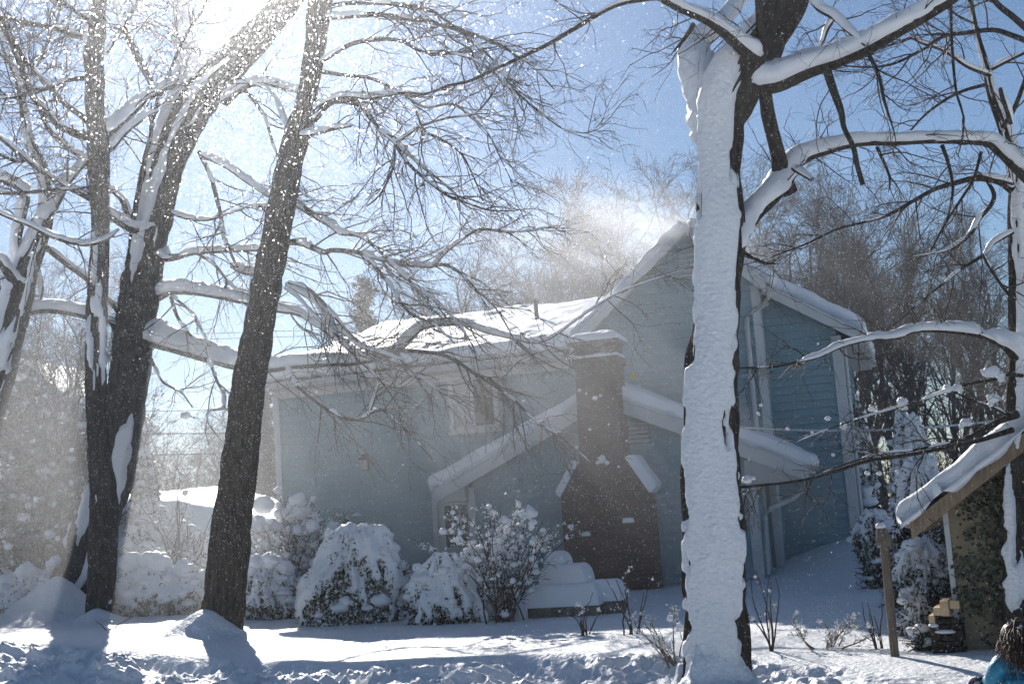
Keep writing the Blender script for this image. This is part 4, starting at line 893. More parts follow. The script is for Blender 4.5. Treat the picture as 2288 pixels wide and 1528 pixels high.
twiggy('sparse bush holding big clods of snow on its tips beside the garden steps', 1128, 1425, 20.4, 160, 255, 34,
       [(1182, 1146, 34), (1172, 1150, 22), (1128, 1162, 22), (1190, 1168, 20), (1187, 1178, 14), (1052, 1194, 8), (1058, 1212, 13), (1054, 1222, 12), (1112, 1190, 16), (1134, 1186, 18), (1105, 1210, 18), (1110, 1230, 26), (1122, 1234, 20), (1136, 1240, 22), (1120, 1200, 20), (1010, 1208, 8), (1064, 1180, 6), (1090, 1196, 9), (1125, 1252, 10),
        (1170, 1280, 20), (1108, 1295, 10), (1182, 1302, 10), (1150, 1318, 12), (1188, 1320, 16), (1150, 1352, 20), (1092, 1408, 22), (1172, 1432, 20), (1128, 1372, 20), (1060, 1250, 20), (1044, 1262, 24), (1036, 1240, 18)], 330, 100, seed=53, spread=.85, arch=-.04, smallr=(2, 8), per=(5, 3), thick=2.0)
twiggy('dead upright stalks in the snow before the garden steps', 1308, 1445, 17.5, 60, 90, 7, [(1330, 1425, 22), (1372, 1430, 16)], 4, 0, seed=54, spread=.35, arch=0, m='twig', per=(1, 1), name='dry_stalks', thick=2.2)
twiggy('tall thin stalks rising left of the snow-plastered trunk', 1418, 1455, 17, 90, 165, 6, [(1405, 1440, 18)], 4, 0, seed=55, spread=.25, arch=0, m='twig', per=(1, 1), name='dry_stalks', thick=2.0)
twiggy('brown seed-headed bush close against the left side of the plastered trunk', 1500, 1470, 13.5, 110, 130, 8, [(1498, 1382, 16), (1520, 1402, 20), (1466, 1445, 12)], 50, 0, seed=56, spread=.9, arch=.0, m='stem_tan', per=(4, 3), smallr=(1.5, 3))
twiggy('tall thin stalks right of the snow-plastered trunk', 1722, 1470, 14, 60, 175, 6, (), 5, 0, seed=57, spread=.25, arch=0, m='twig', per=(1, 1), name='dry_stalks', thick=2.2)
twiggy('low bare bush with tan twigs on the shaded snow', 1858, 1470, 14, 190, 110, 9, [(1832, 1388, 8), (1800, 1410, 8)], 46, 0, seed=58, spread=1.1, arch=.0, m='stem_tan', per=(4, 3), smallr=(1.5, 4))
twiggy('thin stalks standing just left of the wooden post', 1965, 1474, 13.6, 40, 120, 5, (), 2, 0, seed=59, spread=.2, arch=0, m='twig', per=(1, 1), name='dry_stalks')
twiggy('low twiggy tuft at the foot of the lumber stack', 2140, 1478, 13.0, 90, 45, 8, [(2128, 1462, 10)], 12, 30, seed=60, spread=1, m='twig', per=(3, 2))
# right yard bushes
draped('dark evergreen under a broad cap of blue-shaded snow by the stucco shed', 2080, 1400, 16.5, 125, 165, [(0, .7), (.4, .85), (.6, 1.0), (.82, .85), (1, .3)], 21, .42, 0, leafn=16000, top=[(2078, 1262, 90), (2050, 1285, 60), (2105, 1275, 70)])
draped('snow-capped rhododendron beside the right corner of the blue house', 1968, 1330, 22, 80, 165, [(0, .6), (.4, .8), (.75, 1), (1, .4)], 22, .25, 0, leafn=12000, top=[(1966, 1184, 52), (1985, 1192, 36), (1950, 1190, 30)])
draped('tall narrow evergreen wrapped in blue-shaded snow behind the rhododendron', 1962, 1350, 31, 50, 285, [(0, 1.2), (.5, .95), (.8, .5), (1, .12)], 23, .5, 0, leafn=5000)
draped('large shaded snow-wrapped evergreen behind the shed roof', 2078, 1400, 24, 110, 325, [(0, 1.1), (.4, 1), (.75, .8), (1, .4)], 24, .42, 0, leafn=12000)
draped('drooping sprig bush bent under snow next to the wooden post', 2012, 1340, 18, 60, 160, [(0, .8), (.5, .9), (.8, .6), (1, .2)], 25, .5, .2, leafn=9000)
draped('dark evergreen bush beneath the shed eave', 2090, 1430, 18.5, 130, 300, [(0, 1), (.5, 1), (.8, .8), (1, .3)], 26, .02, 0, leafn=26000)
draped('round snow mound bush left of the lumber stack', 2052, 1440, 14.6, 60, 100, [(0, .9), (.5, 1), (.8, .8), (1, .3)], 27, .85, 0, leafn=2000)
draped('small snow-topped shrub at the lower left of the lumber stack', 2070, 1478, 13.2, 40, 50, [(0, .9), (.5, 1), (.8, .8), (1, .3)], 28, .5, 0, leafn=2500)

# ------------------------------------------------------------------ wooden post
pt = P(2001, 1478, 12.9); post = empty('wooden_post', 'slim wooden bird feeder post with a capped head', 'post', (pt[0], pt[1], 0))
pb = P(1976, 1215, 12.9) - np.array([pt[0], pt[1], 0])
t_ = Twigs(); k = 12; pz = np.linspace(-.3, pb[2], k)
pp = np.stack([np.interp(pz, [0, pb[2]], [0, pb[0]]), np.zeros(k), pz], -1)[None]; t_.add(pp, np.full((1, k), .044) * (1 + .06 * rng.normal(size=(1, k))), 10); t_.build('shaft', 'post', post)
t_ = Twigs(); t_.add(np.array([[[pb[0], 0, pb[2] - .02], [pb[0], 0, pb[2]], [pb[0], 0, pb[2] + .05], [pb[0] - .01, 0, pb[2] + .1], [pb[0] - .02, 0, pb[2] + .17], [pb[0] - .02, 0, pb[2] + .19]]]), np.array([[.045, .08, .08, .065, .04, .005]]), 12); t_.build('head', 'post', post)
blobs('snow', [(pb[0] - .02, 0, pb[2] + .17, .05, .05, .04)], 'snow', post)

# ------------------------------------------------------------------ stucco shed with ivy
SO = P(2150, 1470, 13.0); SO[2] = 0; SY = math.radians(24)
shed = empty('shed', 'tan stucco shed with climbing ivy and a steep snowy roof', 'shed', SO, -SY)
def shp(px, py, w=0.0):
    U = np.array([math.cos(SY), -math.sin(SY), 0]); Vv = np.array([math.sin(SY), math.cos(SY), 0]); d = ray(px, py); t = ((SO - CAM) @ Vv + w) / (d @ Vv); p = CAM + d * t
    return float((p - SO) @ U), float(p[2])
r0 = shp(2028, 1168, -.3); r1 = shp(2262, 985, -.3); r2 = shp(2118, 1140, 0)
sl_ = (r1[1] - r0[1]) / (r1[0] - r0[0]); apx = (2.4, r0[1] + sl_ * (2.4 - r0[0]))
zs = lambda u: r0[1] + sl_ * ((u if u < 2.4 else 4.8 - u) - r0[0]) - .12
wall = prism('wall', [(0, -.5), (4.8, -.5), (4.8, zs(4.8)), (2.4, zs(2.4)), (0, zs(0))], 0, .2, 'stucco', shed)
box('wall', 0, .2, .2, 4, -.5, zs(0), 'stucco', shed); box('corner_trim', -.03, .02, -.03, .0, -.2, zs(0), 'trim', shed)
for (uf, zf) in ((r0[0] + .03, r0[1]), (4.8 - r0[0], r0[1])):
    sg = 1 if uf > 2.4 else -1
    rr_ = slab('roof', (uf, -.32, zf), (uf, 4.2, zf), (2.4, 4.2, apx[1]), (2.4, -.32, apx[1]), .12, 'wood', shed)
    mesh_py('fascia', [(uf, -.36, zf - .16), (2.4, -.36, apx[1] - .16), (2.4, -.322, apx[1] - .16), (uf, -.322, zf - .16), (uf, -.36, zf), (2.4, -.36, apx[1]), (2.4, -.322, apx[1]), (uf, -.322, zf)], BOXF, 'wood', rr_)
    snow_slab('snow', (uf + sg * .08, -.42, zf + .0), (uf + sg * .08, 4.2, zf), (2.4, -.42, apx[1]), (2.4, 4.2, apx[1]), .16, rr_, 90, 80, .10, .04, 61, wob=.16)
rg = np.random.default_rng(99)
N = 17000; uu = rg.random(N) * 3.2 + .0; zz = rg.random(N) * 3.2 - .1
dn_ = fbm(uu * 1.8 + 4, zz * 1.6, None, 4, 91); thr = -.05 + .5 * sstep(2.0, 0.2, zz) * .55 - .25 * sstep(1.2, 2.2, zz) + .35 * sstep(.25, 0.0, uu)
kp = (dn_ + .25 * rg.normal(size=N) > thr - .2) & (zz < np.array([zs(u) for u in uu]) - .05)
pos = np.stack([uu, -.015 - .05 * rg.random(N), zz], -1)[kp]
n_ = len(pos); a1 = rg.normal(size=(n_, 3)) * np.array([1, .35, 1]) + np.array([0, -.2, -.3]); a1 = norm(a1); b1 = norm(np.cross(a1, np.array([0, -1, 0]) + .4 * rg.normal(size=(n_, 3)))); Ls = (.022 + .028 * rg.random(n_))[:, None]
Vv = np.stack([pos - a1 * Ls * .5, pos + b1 * Ls * .55, pos + a1 * Ls * .7, pos - b1 * Ls * .55], 1).reshape(-1, 3)
ivy = mesh_np('ivy', Vv, np.arange(n_ * 4).reshape(-1, 4), 'leaf_ivy', False, shed); ivy['kind'] = 'stuff'
# ------------------------------------------------------------------ lumber stack
LS = P(2112, 1472, 12.9); ls = empty('lumber_stack', 'stack of sawn lumber with pale freshly cut ends on top beside the shed', 'lumber stack', (LS[0], LS[1], 0), -SY)
w0 = 12.9 / F
for r_, (y0, xs) in enumerate([(1358, [(2101, 2119), (2122, 2142)]), (1374, [(2087, 2102), (2103, 2121)]), (1392, [(2078, 2090)])]):
    for (xa, xb) in xs:
        a = P(xa, y0, 12.9) - LS; b_ = P(xb, y0 - 18, 12.9) - LS
        box('block', a[0] + .003, b_[0] - .003, -.05, .35, LS[2] + a[2] - 0, LS[2] + b_[2], 'wood_pale', ls)
a = P(2078, 1398, 12.9) - LS; b_ = P(2148, 1378, 12.9) - LS
rows = 8; zt = LS[2] + b_[2]
for i in range(rows):
    z0_ = -.1 + (zt + .1) * i / rows; z1_ = -.1 + (zt + .1) * (i + 1) / rows - .008; x = a[0] + (0 if i < 7 else .08)
    while x < b_[0] - .05:
        w_ = .07 + .07 * rg.random(); box('block', x, min(x + w_, b_[0]) - .004, -.03 + .04 * rg.random(), .4, z0_, z1_, 'bark_dark', ls); x += w_
for (px, py, w_) in ((2092, 1398, .05), (2118, 1411, .10)):
    q = P(px, py, 12.85) - LS; blobs('snow', [(q[0], -.04, LS[2] + q[2], w_, .04, .025)], 'snow', ls)

# ------------------------------------------------------------------ person kneeling at the right edge
def skin_mesh(name, pts, edges, radii, m, parent, sub=2, root_i=0):
    me = bpy.data.meshes.new(name); me.from_pydata([tuple(p) for p in pts], edges, []); o = bpy.data.objects.new(name, me); COL.objects.link(o)
    o.modifiers.new('s', 'SKIN'); sv = me.skin_vertices[0].data
    for i, r in enumerate(radii):
        sv[i].radius = (r, r) if np.isscalar(r) else r
        sv[i].use_root = (i == root_i)
    sb = o.modifiers.new('sub', 'SUBSURF'); sb.levels = sub; sb.render_levels = sub
    dg = bpy.context.evaluated_depsgraph_get(); me2 = bpy.data.meshes.new_from_object(o.evaluated_get(dg)); o.modifiers.clear(); o.data = me2; me2.name = name
    me2.materials.clear(); me2.materials.append(M[m])
    for p in me2.polygons: p.use_smooth = True
    if parent is not None: o.parent = parent
    return o
PD = 9.6
pp0 = P(2282, 1600, PD); pg = gz(pp0[0], pp0[1])
per = empty('person', 'person with long brown hair in a bright blue jacket kneeling in the snow', 'person', (pp0[0], pp0[1], 0))
def q_(px, py, dy=0.0):
    p = P(px, py, PD + dy); return (p[0] - pp0[0], p[1] - pp0[1], p[2])
hd = q_(2281, 1428); zsh = q_(2280, 1478)[2]
body = [q_(2284, 1600), q_(2284, 1560), q_(2284, 1520), q_(2283, 1482), q_(2282, 1458), hd,
        q_(2256, 1496), q_(2234, 1478), q_(2221, 1510, .02), q_(2215, 1524, .16), q_(2204, 1518, .30),
        q_(2306, 1498), q_(2328, 1478), q_(2340, 1512, .02), q_(2346, 1540, .2), q_(2335, 1530, .35),
        q_(2262, 1600, .25), q_(2262, 1612, -.25), q_(2306, 1600, .25), q_(2306, 1612, -.25)]
ed = [(0, 1), (1, 2), (2, 3), (3, 4), (4, 5), (3, 7), (2, 6), (7, 8), (8, 9), (9, 10), (3, 12), (2, 11), (12, 13), (13, 14), (14, 15), (0, 16), (16, 17), (0, 18), (18, 19)]
skin_mesh('body', body, ed, [.15, .14, .14, .12, .055, .095, .11, .085, .066, .055, .042, .11, .085, .066, .055, .042, .1, .07, .1, .07], 'jacket', per)
# head with face turned away and down
hv = np.array(hd) + np.array([0, .02, .0])
hm = blobs('head', [(hv[0], hv[1] + .02, hv[2] + .01, .082, .1, .115)], 'skin', per, (32, 22), .02, 1, 1, 1)
hc = hv + np.array([0, .02, .01])
blobs('nose', [(hc[0], hc[1] + .105, hc[2] - .01, .012, .02, .018)], 'skin', hm, (12, 8), .05)
for sx in (-1, 1):
    blobs('eye', [(hc[0] + sx * .032, hc[1] + .085, hc[2] + .015, .011, .009, .008)], 'trim', hm, (12, 8), 0)
    blobs('ear', [(hc[0] + sx * .083, hc[1], hc[2], .01, .018, .03)], 'skin', hm, (12, 8), .05)
blobs('mouth', [(hc[0], hc[1] + .09, hc[2] - .05, .022, .008, .006)], 'glove', hm, (12, 8), 0)
# hair: cap plus windblown strands
hcap = []
hair = blobs('hair', [(hv[0] - .01, hv[1] - .012, hv[2] + .0, .13, .12, .14), (hv[0] - .04, hv[1] - .07, hv[2] - .08, .12, .06, .12)], 'hair', per, (32, 22), .18, 4, 2.5, 1)
TW = Twigs(); k = 900; rg = np.random.default_rng(5)
dirs = norm(rg.normal(size=(k, 3)) * np.array([1, .8, .8]) + np.array([-.1, -.7, .35])); st = hv + np.array([0, -.01, .02]) + dirs * np.array([.125, .115, .135])
p1, r1 = grow(st, dirs * .25 + np.array([-.05, -.25, -1.0]) + .25 * rg.normal(size=(k, 3)), .16 + .16 * rg.random(k), np.full(k, .0035), np.full(k, .0012), 10, .2, (0.02, -.02, -.12), rg); TW.add(p1, r1, 3)
k = 170; st = hv + norm(rg.normal(size=(k, 3)) + np.array([0, -.6, .6])) * .12; p1, r1 = grow(st, rg.normal(size=(k, 3)) + np.array([-.3, -.2, .5]), .08 + .1 * rg.random(k), np.full(k, .002), np.full(k, .0008), 9, .25, (.05, 0, -.3), rg); TW.add(p1, r1, 3)
TW.build('hair_strands', 'hair', hair)
blobs('snow', [(hv[0] - .02, hv[1] - .1, hv[2] + .10, .018, .01, .012), (hv[0] + .01, hv[1] - .11, hv[2] + .07, .012, .01, .01)], 'snow', hair)
# gloved hand, fingers over a lump of snow
gq = np.array(q_(2200, 1517, .3))
gl = [gq, gq + (-.03, .0, .005), gq + (-.055, .0, .008)]
gpts = [tuple(v) for v in gl]; ge = [(0, 1), (1, 2)]; gr = [(.03, .024), (.036, .02), (.034, .018)]
glove = skin_mesh('glove', gpts, ge, gr, 'glove', per, 1)
for f_ in range(4):
    y0_ = -.03 + f_ * .02; L_ = (.05, .06, .056, .045)[f_]; a0 = gq + np.array([-.065, y0_, .008])
    fp = [a0 + np.array([.015, 0, 0]), a0, a0 + np.array([-L_ * .45, 0, -.004]), a0 + np.array([-L_ * .8, 0, -.022]), a0 + np.array([-L_ * .95, 0, -.045])]
    skin_mesh('finger', [tuple(v) for v in fp], [(0, 1), (1, 2), (2, 3), (3, 4)], [.011, .011, .0105, .0095, .008], 'glove', glove, 1)
a0 = gq + np.array([-.02, -.035, 0]); skin_mesh('thumb', [tuple(a0), tuple(a0 + np.array([-.02, -.02, -.012])), tuple(a0 + np.array([-.04, -.028, -.035]))], [(0, 1), (1, 2)], [.013, .012, .009], 'glove', glove, 1)
# seams and hem of jacket
tubeobj('seam', [tuple(np.array(q_(2262, 1462, -.1)) + (0, -.06, 0)), tuple(np.array(q_(2262, 1490, -.1)) + (0, -.07, 0)), tuple(np.array(q_(2270, 1520, -.1)) + (0, -.06, 0))], .003, 'jacket', per, 5)
q = P(2182, 1527, PD + .35)
tag(blobs('snow_lump', [(q[0], q[1], q[2] - .03, .075, .08, .075)], 'snow_fine', None, (32, 22), .3, 8, 1.6, 1), 'lump of snow under the gloved hand of the kneeling person', 'snow lump')

# ------------------------------------------------------------------ snowdrift, left neighbour, wires
def drift():
    nx, ny = 160, 90
    X, Y = np.meshgrid(np.linspace(-13.5, -4.2, nx), np.linspace(29.5, 40, ny))
    sx = P(620, 1100, 33)[0]
    a = sstep(29.5, 32.5, Y + .5 * np.sin(X * .6)); top = np.interp(X, [-13.5, -11, -10, -8.5, -6.5, -5.2, -4.2], [2.2, 2.75, 2.75, 2.7, 2.2, 1.75, 1.4])
    bk = .32 * sstep(32.5, 36, Y) * sstep(-5.5, -8.5, X)
    Z = a * top + bk + .12 * fbm(X * .5, Y * .5, None, 3, 5) * a + .02 * fbm(X * 3, Y * 3, None, 2, 6) - .1
    i = np.arange(ny - 1)[:, None] * nx; j = np.arange(nx - 1)[None]
    o = mesh_np('snowdrift', np.stack([X, Y, Z], -1).reshape(-1, 3), np.stack([i + j, i + j + 1, i + nx + j + 1, i + nx + j], -1).reshape(-1, 4), 'snow_ground')
    o['kind'] = 'structure'
drift()
nb = P(25, 802, 62); nbh = empty('neighbour_house', 'pale grey house gable barely seen behind the far left thicket', 'house', (nb[0], 62, 0), -.2)
prism('wall', [(-4, -.5), (4, -.5), (4, nb[2] - 3.2), (0, nb[2] - .2), (-4, nb[2] - 3.2)], 0, 6, 'grey_wall', nbh)
for sg in (-1, 1):
    r_ = slab('roof', (sg * 4.5, -.4, nb[2] - 3.6), (sg * 4.5, 6.4, nb[2] - 3.6), (0, 6.4, nb[2] - .1), (0, -.4, nb[2] - .1), .2, 'trim', nbh)
    snow_slab('snow', (sg * 4.5, -.4, nb[2] - 3.58), (sg * 4.5, 6.4, nb[2] - 3.58), (0, -.4, nb[2] - .08), (0, 6.4, nb[2] - .08), .25, r_, 20, 20, .2, .02, 3)
wires = [((-200, 968), (2500, 905), 48, .020, 'lowest overhead wire crossing behind the trunks at left'),
         ((-200, 1002), (1000, 985), 47, .020, 'overhead wire just above the snowdrift at left'),
         ((-200, 912), (1100, 880), 49, .012, 'thin overhead wire behind the left trunks level with the window'),
         ((-200, 760), (2500, 640), 50, .011, 'upper overhead wire passing just behind the wing roof ridge'),
         ((-200, 772), (2500, 655), 50.6, .011, 'second overhead wire below the upper one behind the wing roof'),
         ((1500, 940), (2500, 893), 24, .022, 'thick pale service cable in front of the right woods')]
for (a, b_, D_, r_, lab) in wires:
    p0, p1 = P(a[0], a[1], D_), P(b_[0], b_[1], D_); t = np.linspace(0, 1, 24)[:, None]; pts = p0 * (1 - t) + p1 * t; pts[:, 2] -= (4 * t * (1 - t) * .35)[:, 0]
    o = tubeobj('overhead_wire', [tuple(v) for v in pts], r_, 'wire' if D_ > 30 else 'trim', None, 5); tag(o, lab, 'wire', 'overhead wires')
# fallen twig on the lawn and loose leaf
tw_ = Twigs(); a = P(243, 1424, 21.5)
pts = np.array([[P(243, 1424, 21.5), P(262, 1396, 21.8), P(300, 1375, 22.2), P(360, 1357, 22.6)], [P(243, 1424, 21.5), P(238, 1408, 21.4), P(225, 1395, 21.2), P(212, 1385, 21)]])
tw_.add(pts, np.array([[.012, .01, .007, .004]] * 2), 5); tag(tw_.build('fallen_twig', 'twig'), 'thin forked fallen twig sticking out of the sunlit snow between the left trunks', 'twig')
lf = P(1416, 841, 12.5); s_ = 12.5 / F
V = [(0, 0, 7 * s_), (4 * s_, .005, 4 * s_), (7 * s_, .01, 3 * s_), (4 * s_, .0, 0), (5 * s_, .008, -5 * s_), (0, -.005, -4 * s_), (-5 * s_, .01, -5 * s_), (-4 * s_, 0, 0), (-6 * s_, .01, 4 * s_), (-3 * s_, .004, 3 * s_)]
lo_ = mesh_py('dry_leaf', V, [tuple(range(10))], 'yellow'); lo_.location = lf; tag(lo_, 'single yellow leaf drifting in front of the blue gable wall', 'leaf')

# ------------------------------------------------------------------ background woods
def wood_proto(seed, H=15.0, spread=.42, fine=.011):
    rg = np.random.default_rng(seed); T1 = Twigs(); T2 = Twigs()
    st = np.zeros((1, 3)); p0, r0 = grow(st, np.array([[.02, 0, 1.0]]), np.array([H * .9]), np.array([H * .013]), np.array([H * .003]), 14, .05, (0, 0, .03), rg); T1.add(p0, r0, 8)
    a, b_, c, e = children(p0, r0, 15, (18, 50), (H * .28, H * .5), .62, .2, rg); p1, r1 = grow(a, b_, c, e, np.full(len(a), .012), 9, .11, (0, 0, .07), rg); T1.add(p1, r1, 5)
    a, b_, c, e = children(p1, r1, 8, (20, 50), (H * .09, H * .24), .6, .15, rg); p2, r2 = grow(a, b_, c, np.maximum(e, fine), np.full(len(a), fine * .7), 7, .13, (0, 0, .05), rg); T2.add(p2, r2, 3)
    a, b_, c, e = children(p2, r2, 7, (20, 55), (H * .03, H * .10), .7, .1, rg); p3, r3 = grow(a, b_, c, np.full(len(a), fine * .8), np.full(len(a), fine * .5), 4, .18, (0, 0, .03), rg); T2.add(p3, r3, 3)
    a, b_, c, e = children(p3, r3, 3, (20, 55), (H * .015, H * .045), .7, .1, rg); p4, r4 = grow(a, b_, c, np.full(len(a), fine * .6), np.full(len(a), fine * .4), 3, .18, (0, 0, .03), rg); T2.add(p4, r4, 3)
    root = bpy.data.objects.new('tree', None); COL.objects.link(root)
    T1.build('trunk', 'twig_far', root); T2.build('crown', 'twig_far', root)
    return root
protos = [wood_proto(s) for s in (101, 102, 103, 104)]
used = [False] * 4
def place(i, px, D_, topy, rz, sx, label, group):
    pr = protos[i]
    if not used[i]: o = pr; used[i] = True
    else:
        o = pr.copy(); COL.objects.link(o)
        for c in pr.children:
            d = c.copy(); COL.objects.link(d); d.parent = o
    top = P(px, topy, D_)
    h = max(top[2], 3.0); s = h / 15.2
    o.location = (top[0], D_, -.3); o.rotation_euler = (0, 0, rz); o.scale = (s * sx, s * sx, s)
    tag(o, label, 'tree', group)
rg = np.random.default_rng(77)
for k in range(22):   # right woods
    px = 1600 + (2420 - 1600) * (k + .5 * rg.random()) / 22; D_ = 44 + 32 * rg.random()
    place(k % 4, px, D_, np.interp(px, [1600, 1800, 2100, 2288], [430, 410, 430, 520]) + 130 * rg.random(), rg.random() * 6.28, .85 + .4 * rg.random(), 'bare grey tree in the dense woods behind the right side of the house', 'woods behind the house on the right')
for k in range(15):
    px = 880 + (1560 - 880) * (k + .5 * rg.random()) / 15; D_ = 50 + 25 * rg.random()
    place(k % 4, px, D_, np.interp(px, [880, 1100, 1300, 1560], [600, 560, 470, 400]) + 70 * rg.random(), rg.random() * 6.28, .9 + .4 * rg.random(), 'pale bare tree rising behind the snowy roof ridge', 'trees behind the roof ridge')
for k in range(7):
    px = -40 + 260 * (k + .5 * rg.random()) / 7; D_ = 46 + 22 * rg.random()
    place(k % 4, px, D_, 560 + 120 * rg.random(), rg.random() * 6.28, .9 + .4 * rg.random(), 'frosted bare tree behind the thicket on the far left', 'trees behind the left thicket')
for k in range(14):
    px = 280 + (760 - 280) * (k + .5 * rg.random()) / 14; D_ = 75 + 25 * rg.random()
    place(k % 4, px, D_, 925 + 60 * rg.random(), rg.random() * 6.28, 1.2 + .6 * rg.random(), 'small distant bare tree on the horizon beyond the snowdrift', 'distant trees beyond the snowdrift')
# undergrowth as one mass
def undergrowth(name, x0, x1, D0_, D1_, z1, n, seed, label):
    rg = np.random.default_rng(seed); T = Twigs()
    px = x0 + (x1 - x0) * rg.random(n); D_ = D0_ + (D1_ - D0_) * rg.random(n)
    st = np.array([[(P(a, 1100, b_))[0], b_, -.2] for a, b_ in zip(px, D_)])
    L = z1 * (.5 + .6 * rg.random(n)); p1, r1 = grow(st, np.array([0, 0, 1.0]) + .45 * rg.normal(size=(n, 3)), L, np.full(n, .03), np.full(n, .012), 8, .1, (0, 0, .03), rg); T.add(p1, r1, 3)
    a, b_, c, e = children(p1, r1, 9, (20, 60), (.4, 1.6), .6, .1, rg); p2, r2 = grow(a, b_, c, np.full(len(a), .012), np.full(len(a), .007), 5, .16, (0, 0, .03), rg); T.add(p2, r2, 3)
    a, b_, c, e = children(p2, r2, 4, (20, 60), (.15, .6), .6, .1, rg); p3, r3 = grow(a, b_, c, np.full(len(a), .009), np.full(len(a), .006), 3, .16, (0, 0, .0), rg); T.add(p3, r3, 3)
    o = T.build(name, 'twig_far'); tag(o, label, None, None, 'stuff')
undergrowth('undergrowth', 1880, 2420, 40, 62, 4.6, 200, 1, 'dense grey brush under the right woods')
undergrowth('undergrowth', 250, 760, 60, 90, 5.5, 220, 2, 'distant grey brush along the horizon at left')
# evergreen behind the roof
def conifer(label, px, topy, D_, seed, wpx):
    rg = np.random.default_rng(seed); top = P(px, topy, D_); H = top[2]; W = wpx * D_ / F / 2
    root = empty('evergreen_tree', label, 'tree', (top[0], D_, 0)); T = Twigs()
    p0 = np.stack([np.zeros(10), np.zeros(10), np.linspace(0, H, 10)], -1)[None]; T.add(p0, np.linspace(.16, .02, 10)[None], 7); T.build('trunk', 'twig_far', root)
    n = 150; z = H * (.35 + .65 * rg.random(n)); az = rg.random(n) * 6.28; L = W * (1.15 - z / H * .8) * (.5 + .7 * rg.random(n))
    st = np.stack([0 * z, 0 * z, z], -1); p1, r1 = grow(st, np.stack([np.cos(az), np.sin(az), .25 + 0 * az], -1), L, np.full(n, .03), np.full(n, .01), 8, .1, (0, 0, .03), rg); T = Twigs(); T.add(p1, r1, 3); T.build('branches', 'twig_far', root)
    ii = rg.integers(0, n, 15000); tt = rg.random(15000); f = (.2 + .8 * tt) * 7; i0 = np.minimum(f.astype(int), 6); w = (f - i0)[:, None]
    pos = p1[ii, i0] * (1 - w) + p1[ii, i0 + 1] * w + rg.normal(size=(15000, 3)) * .09
    leaves('foliage', pos, .16, 'leaf_dark', root, rg, 4)
conifer('feathery evergreen tree poking above the left end of the snowy wing roof', 812, 622, 50, 3, 130)
conifer('dark evergreen between the left corner of the house and leaning brown trunk', 588, 880, 55, 4, 110)

# ------------------------------------------------------------------ blowing snow
def flakes():
    rg = np.random.default_rng(123); out = []
    def vol(n, x0, x1, y0, y1, z0, z1, s0, s1, pw=2.5, keep=None):
        p = np.stack([x0 + (x1 - x0) * rg.random(n), y0 + (y1 - y0) * rg.random(n), z0 + (z1 - z0) * rg.random(n)], -1)
        if keep is not None: p = p[keep(p)]
        sz = s0 + (s1 - s0) * rg.random(len(p)) ** pw
        out.append((p, sz))
    k = lambda p: np.abs(p[:, 0]) < .62 * p[:, 1] + 1.0
    vol(330000, -12, 12, 2.2, 27, -.2, 11, .0018, .0060, 2.2, k)
    vol(260000, -9, 3, 2.5, 24, 1.0, 10.5, .0018, .0062, 2.2, lambda p: k(p) & (rg.random(len(p)) < np.clip(1.15 - (np.hypot(p[:, 0] / p[:, 1] + .21, (p[:, 2] - 1.6) / p[:, 1] - .42)) / .42, 0, 1)))  # extra flakes packed toward the sun, imitating forward-scattered glow by density
    vol(90000, -6, 5, 3.5, 10, .2, 5, .0016, .0042, 1.6, k)
    vol(70000, -5, 1, 3.5, 10, 1.5, 5, .0018, .0046, 1.4, k)
    p = np.vstack([o_[0] for o_ in out]); s = np.concatenate([o_[1] for o_ in out]); s = np.minimum(s, p[:, 1] * (.00016 + .00034 * rg.random(len(s)) ** 2)) * np.where(rg.random(len(s)) < .004, 2.2, 1.0); N = len(p)
    d = norm(rg.normal(size=(N, 3))); e = norm(np.cross(d, rg.normal(size=(N, 3))))
    V = np.stack([p - d * s[:, None] + e * s[:, None] * .8, p - d * s[:, None] - e * s[:, None] * .7, p + d * s[:, None] * 1.3], 1).reshape(-1, 3)
    o = mesh_np('snowflakes', V, None, 'flake', False, None, np.arange(N * 3).reshape(-1, 3)); tag(o, 'fine windblown snow glinting through the air', kind='stuff')
flakes()

# ------------------------------------------------------------------ haze of fine blown snow
hz = box('haze', -300, 300, -300, 300, -1.8, 18.8, None); tag(hz, kind='stuff')
hm_ = bpy.data.materials.new('haze'); hm_.use_nodes = True; n = hm_.node_tree.nodes; l = hm_.node_tree.links; n.clear()
o_ = n.new('ShaderNodeOutputMaterial'); v_ = n.new('ShaderNodeVolumePrincipled'); v_.inputs['Color'].default_value = (0.93, 0.95, 1, 1); v_.inputs['Density'].default_value = 0.00095; v_.inputs['Anisotropy'].default_value = 0.82
l.new(v_.outputs[0], o_.inputs['Volume']); hz.data.materials.append(hm_)

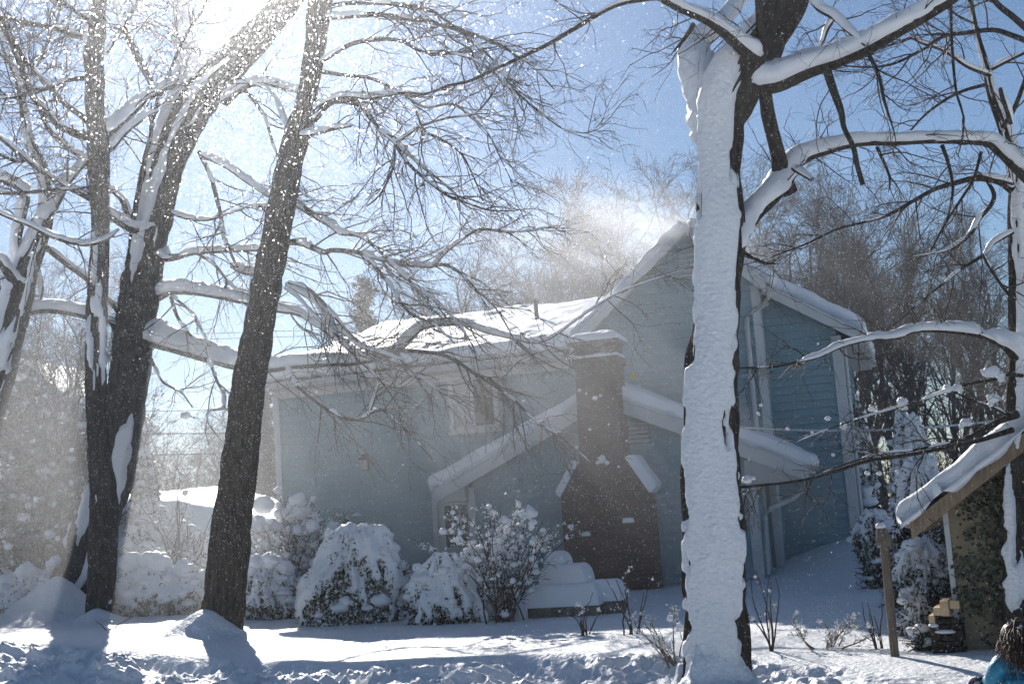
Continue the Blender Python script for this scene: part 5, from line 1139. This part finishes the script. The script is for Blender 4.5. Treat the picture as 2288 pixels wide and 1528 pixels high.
def cloud(name, label, c, half, dens, nscale, stretch, thr, rot=(0, 0, 0), g=0.7, power=1.5, seed=0):
    """closed ellipsoid filled with uneven blown snow that thins towards its skin"""
    V, Q, T = SPH[(32, 22)]
    o = mesh_np(name, V, Q, None, True, None, T); o.location = c; o.scale = half; o.rotation_euler = rot; tag(o, label, None, None, 'stuff')
    m = bpy.data.materials.new(name); m.use_nodes = True; n = m.node_tree.nodes; l = m.node_tree.links; n.clear()
    out = n.new('ShaderNodeOutputMaterial'); v = n.new('ShaderNodeVolumePrincipled'); v.inputs['Color'].default_value = (.95, .96, 1, 1); v.inputs['Anisotropy'].default_value = g
    tc = n.new('ShaderNodeTexCoord'); ln = n.new('ShaderNodeVectorMath'); ln.operation = 'LENGTH'; l.new(tc.outputs['Object'], ln.inputs[0])
    fr = n.new('ShaderNodeMapRange'); fr.inputs[1].default_value = 1.0; fr.inputs[2].default_value = 0.15; l.new(ln.outputs['Value'], fr.inputs[0])
    pw = n.new('ShaderNodeMath'); pw.operation = 'POWER'; pw.inputs[1].default_value = power; l.new(fr.outputs[0], pw.inputs[0])
    mp = n.new('ShaderNodeMapping'); mp.inputs['Scale'].default_value = stretch; mp.inputs['Location'].default_value = (seed * 3.7, seed, 0); nz = n.new('ShaderNodeTexNoise'); nz.inputs['Scale'].default_value = nscale; nz.inputs['Detail'].default_value = 4; nz.inputs['Distortion'].default_value = .6
    l.new(tc.outputs['Object'], mp.inputs[0]); l.new(mp.outputs[0], nz.inputs[0])
    nr = n.new('ShaderNodeMapRange'); nr.inputs[1].default_value = thr; nr.inputs[2].default_value = thr + .3; l.new(nz.outputs[0], nr.inputs[0])
    mu = n.new('ShaderNodeMath'); mu.operation = 'MULTIPLY'; l.new(pw.outputs[0], mu.inputs[0]); l.new(nr.outputs[0], mu.inputs[1])
    m2 = n.new('ShaderNodeMath'); m2.operation = 'MULTIPLY'; l.new(mu.outputs[0], m2.inputs[0]); m2.inputs[1].default_value = dens
    l.new(m2.outputs[0], v.inputs['Density']); l.new(v.outputs[0], out.inputs['Volume']); o.data.materials.append(m)
    return o
pk = P(1485, 522, 27.5)
cloud('blown_snow', 'streaming plume of snow blown off the gable peak', tuple(pk), (3.0, 1.5, 1.25), .34, 2.2, (.8, 1, 2.2), .36, (0, math.radians(22), 0), seed=1)
pk = P(1330, 555, 28.5)
cloud('blown_snow', 'wide faint cloud of snow dust drifting left from the gable peak', tuple(pk), (5.0, 2.0, 2.1), .12, 1.6, (1, 1, 1.6), .36, (0, math.radians(14), 0), seed=6)
pk = P(1490, 690, 27.0)
cloud('blown_snow', 'veil of fallen snow dust in front of the upper gable wall', tuple(pk), (2.0, .7, 2.9), .15, 1.6, (2.0, 1, .7), .36, (0, math.radians(-12), 0), seed=2)
pk = P(950, 1120, 23.6)
cloud('blown_snow', 'thin drifting snow dust in front of the blue house wing', tuple(pk), (10.5, 2.9, 5.6), .026, 1.2, (1, 1, 1.2), .12, g=.6, power=.7, seed=3)
pk = P(1600, 1100, 20.5)
cloud('blown_snow', 'thin drifting snow dust in front of the chimney and right gable', tuple(pk), (6.2, 3.0, 4.6), .019, 1.2, (1, 1, 1.2), .12, g=.5, power=.7, seed=4)
pk = P(120, 1050, 24)
cloud('blown_snow', 'thin drifting snow dust in front of the far left thicket', tuple(pk), (5.0, 4.0, 5.0), .013, 1.2, (1, 1, 1.2), .12, g=.6, power=.7, seed=5)
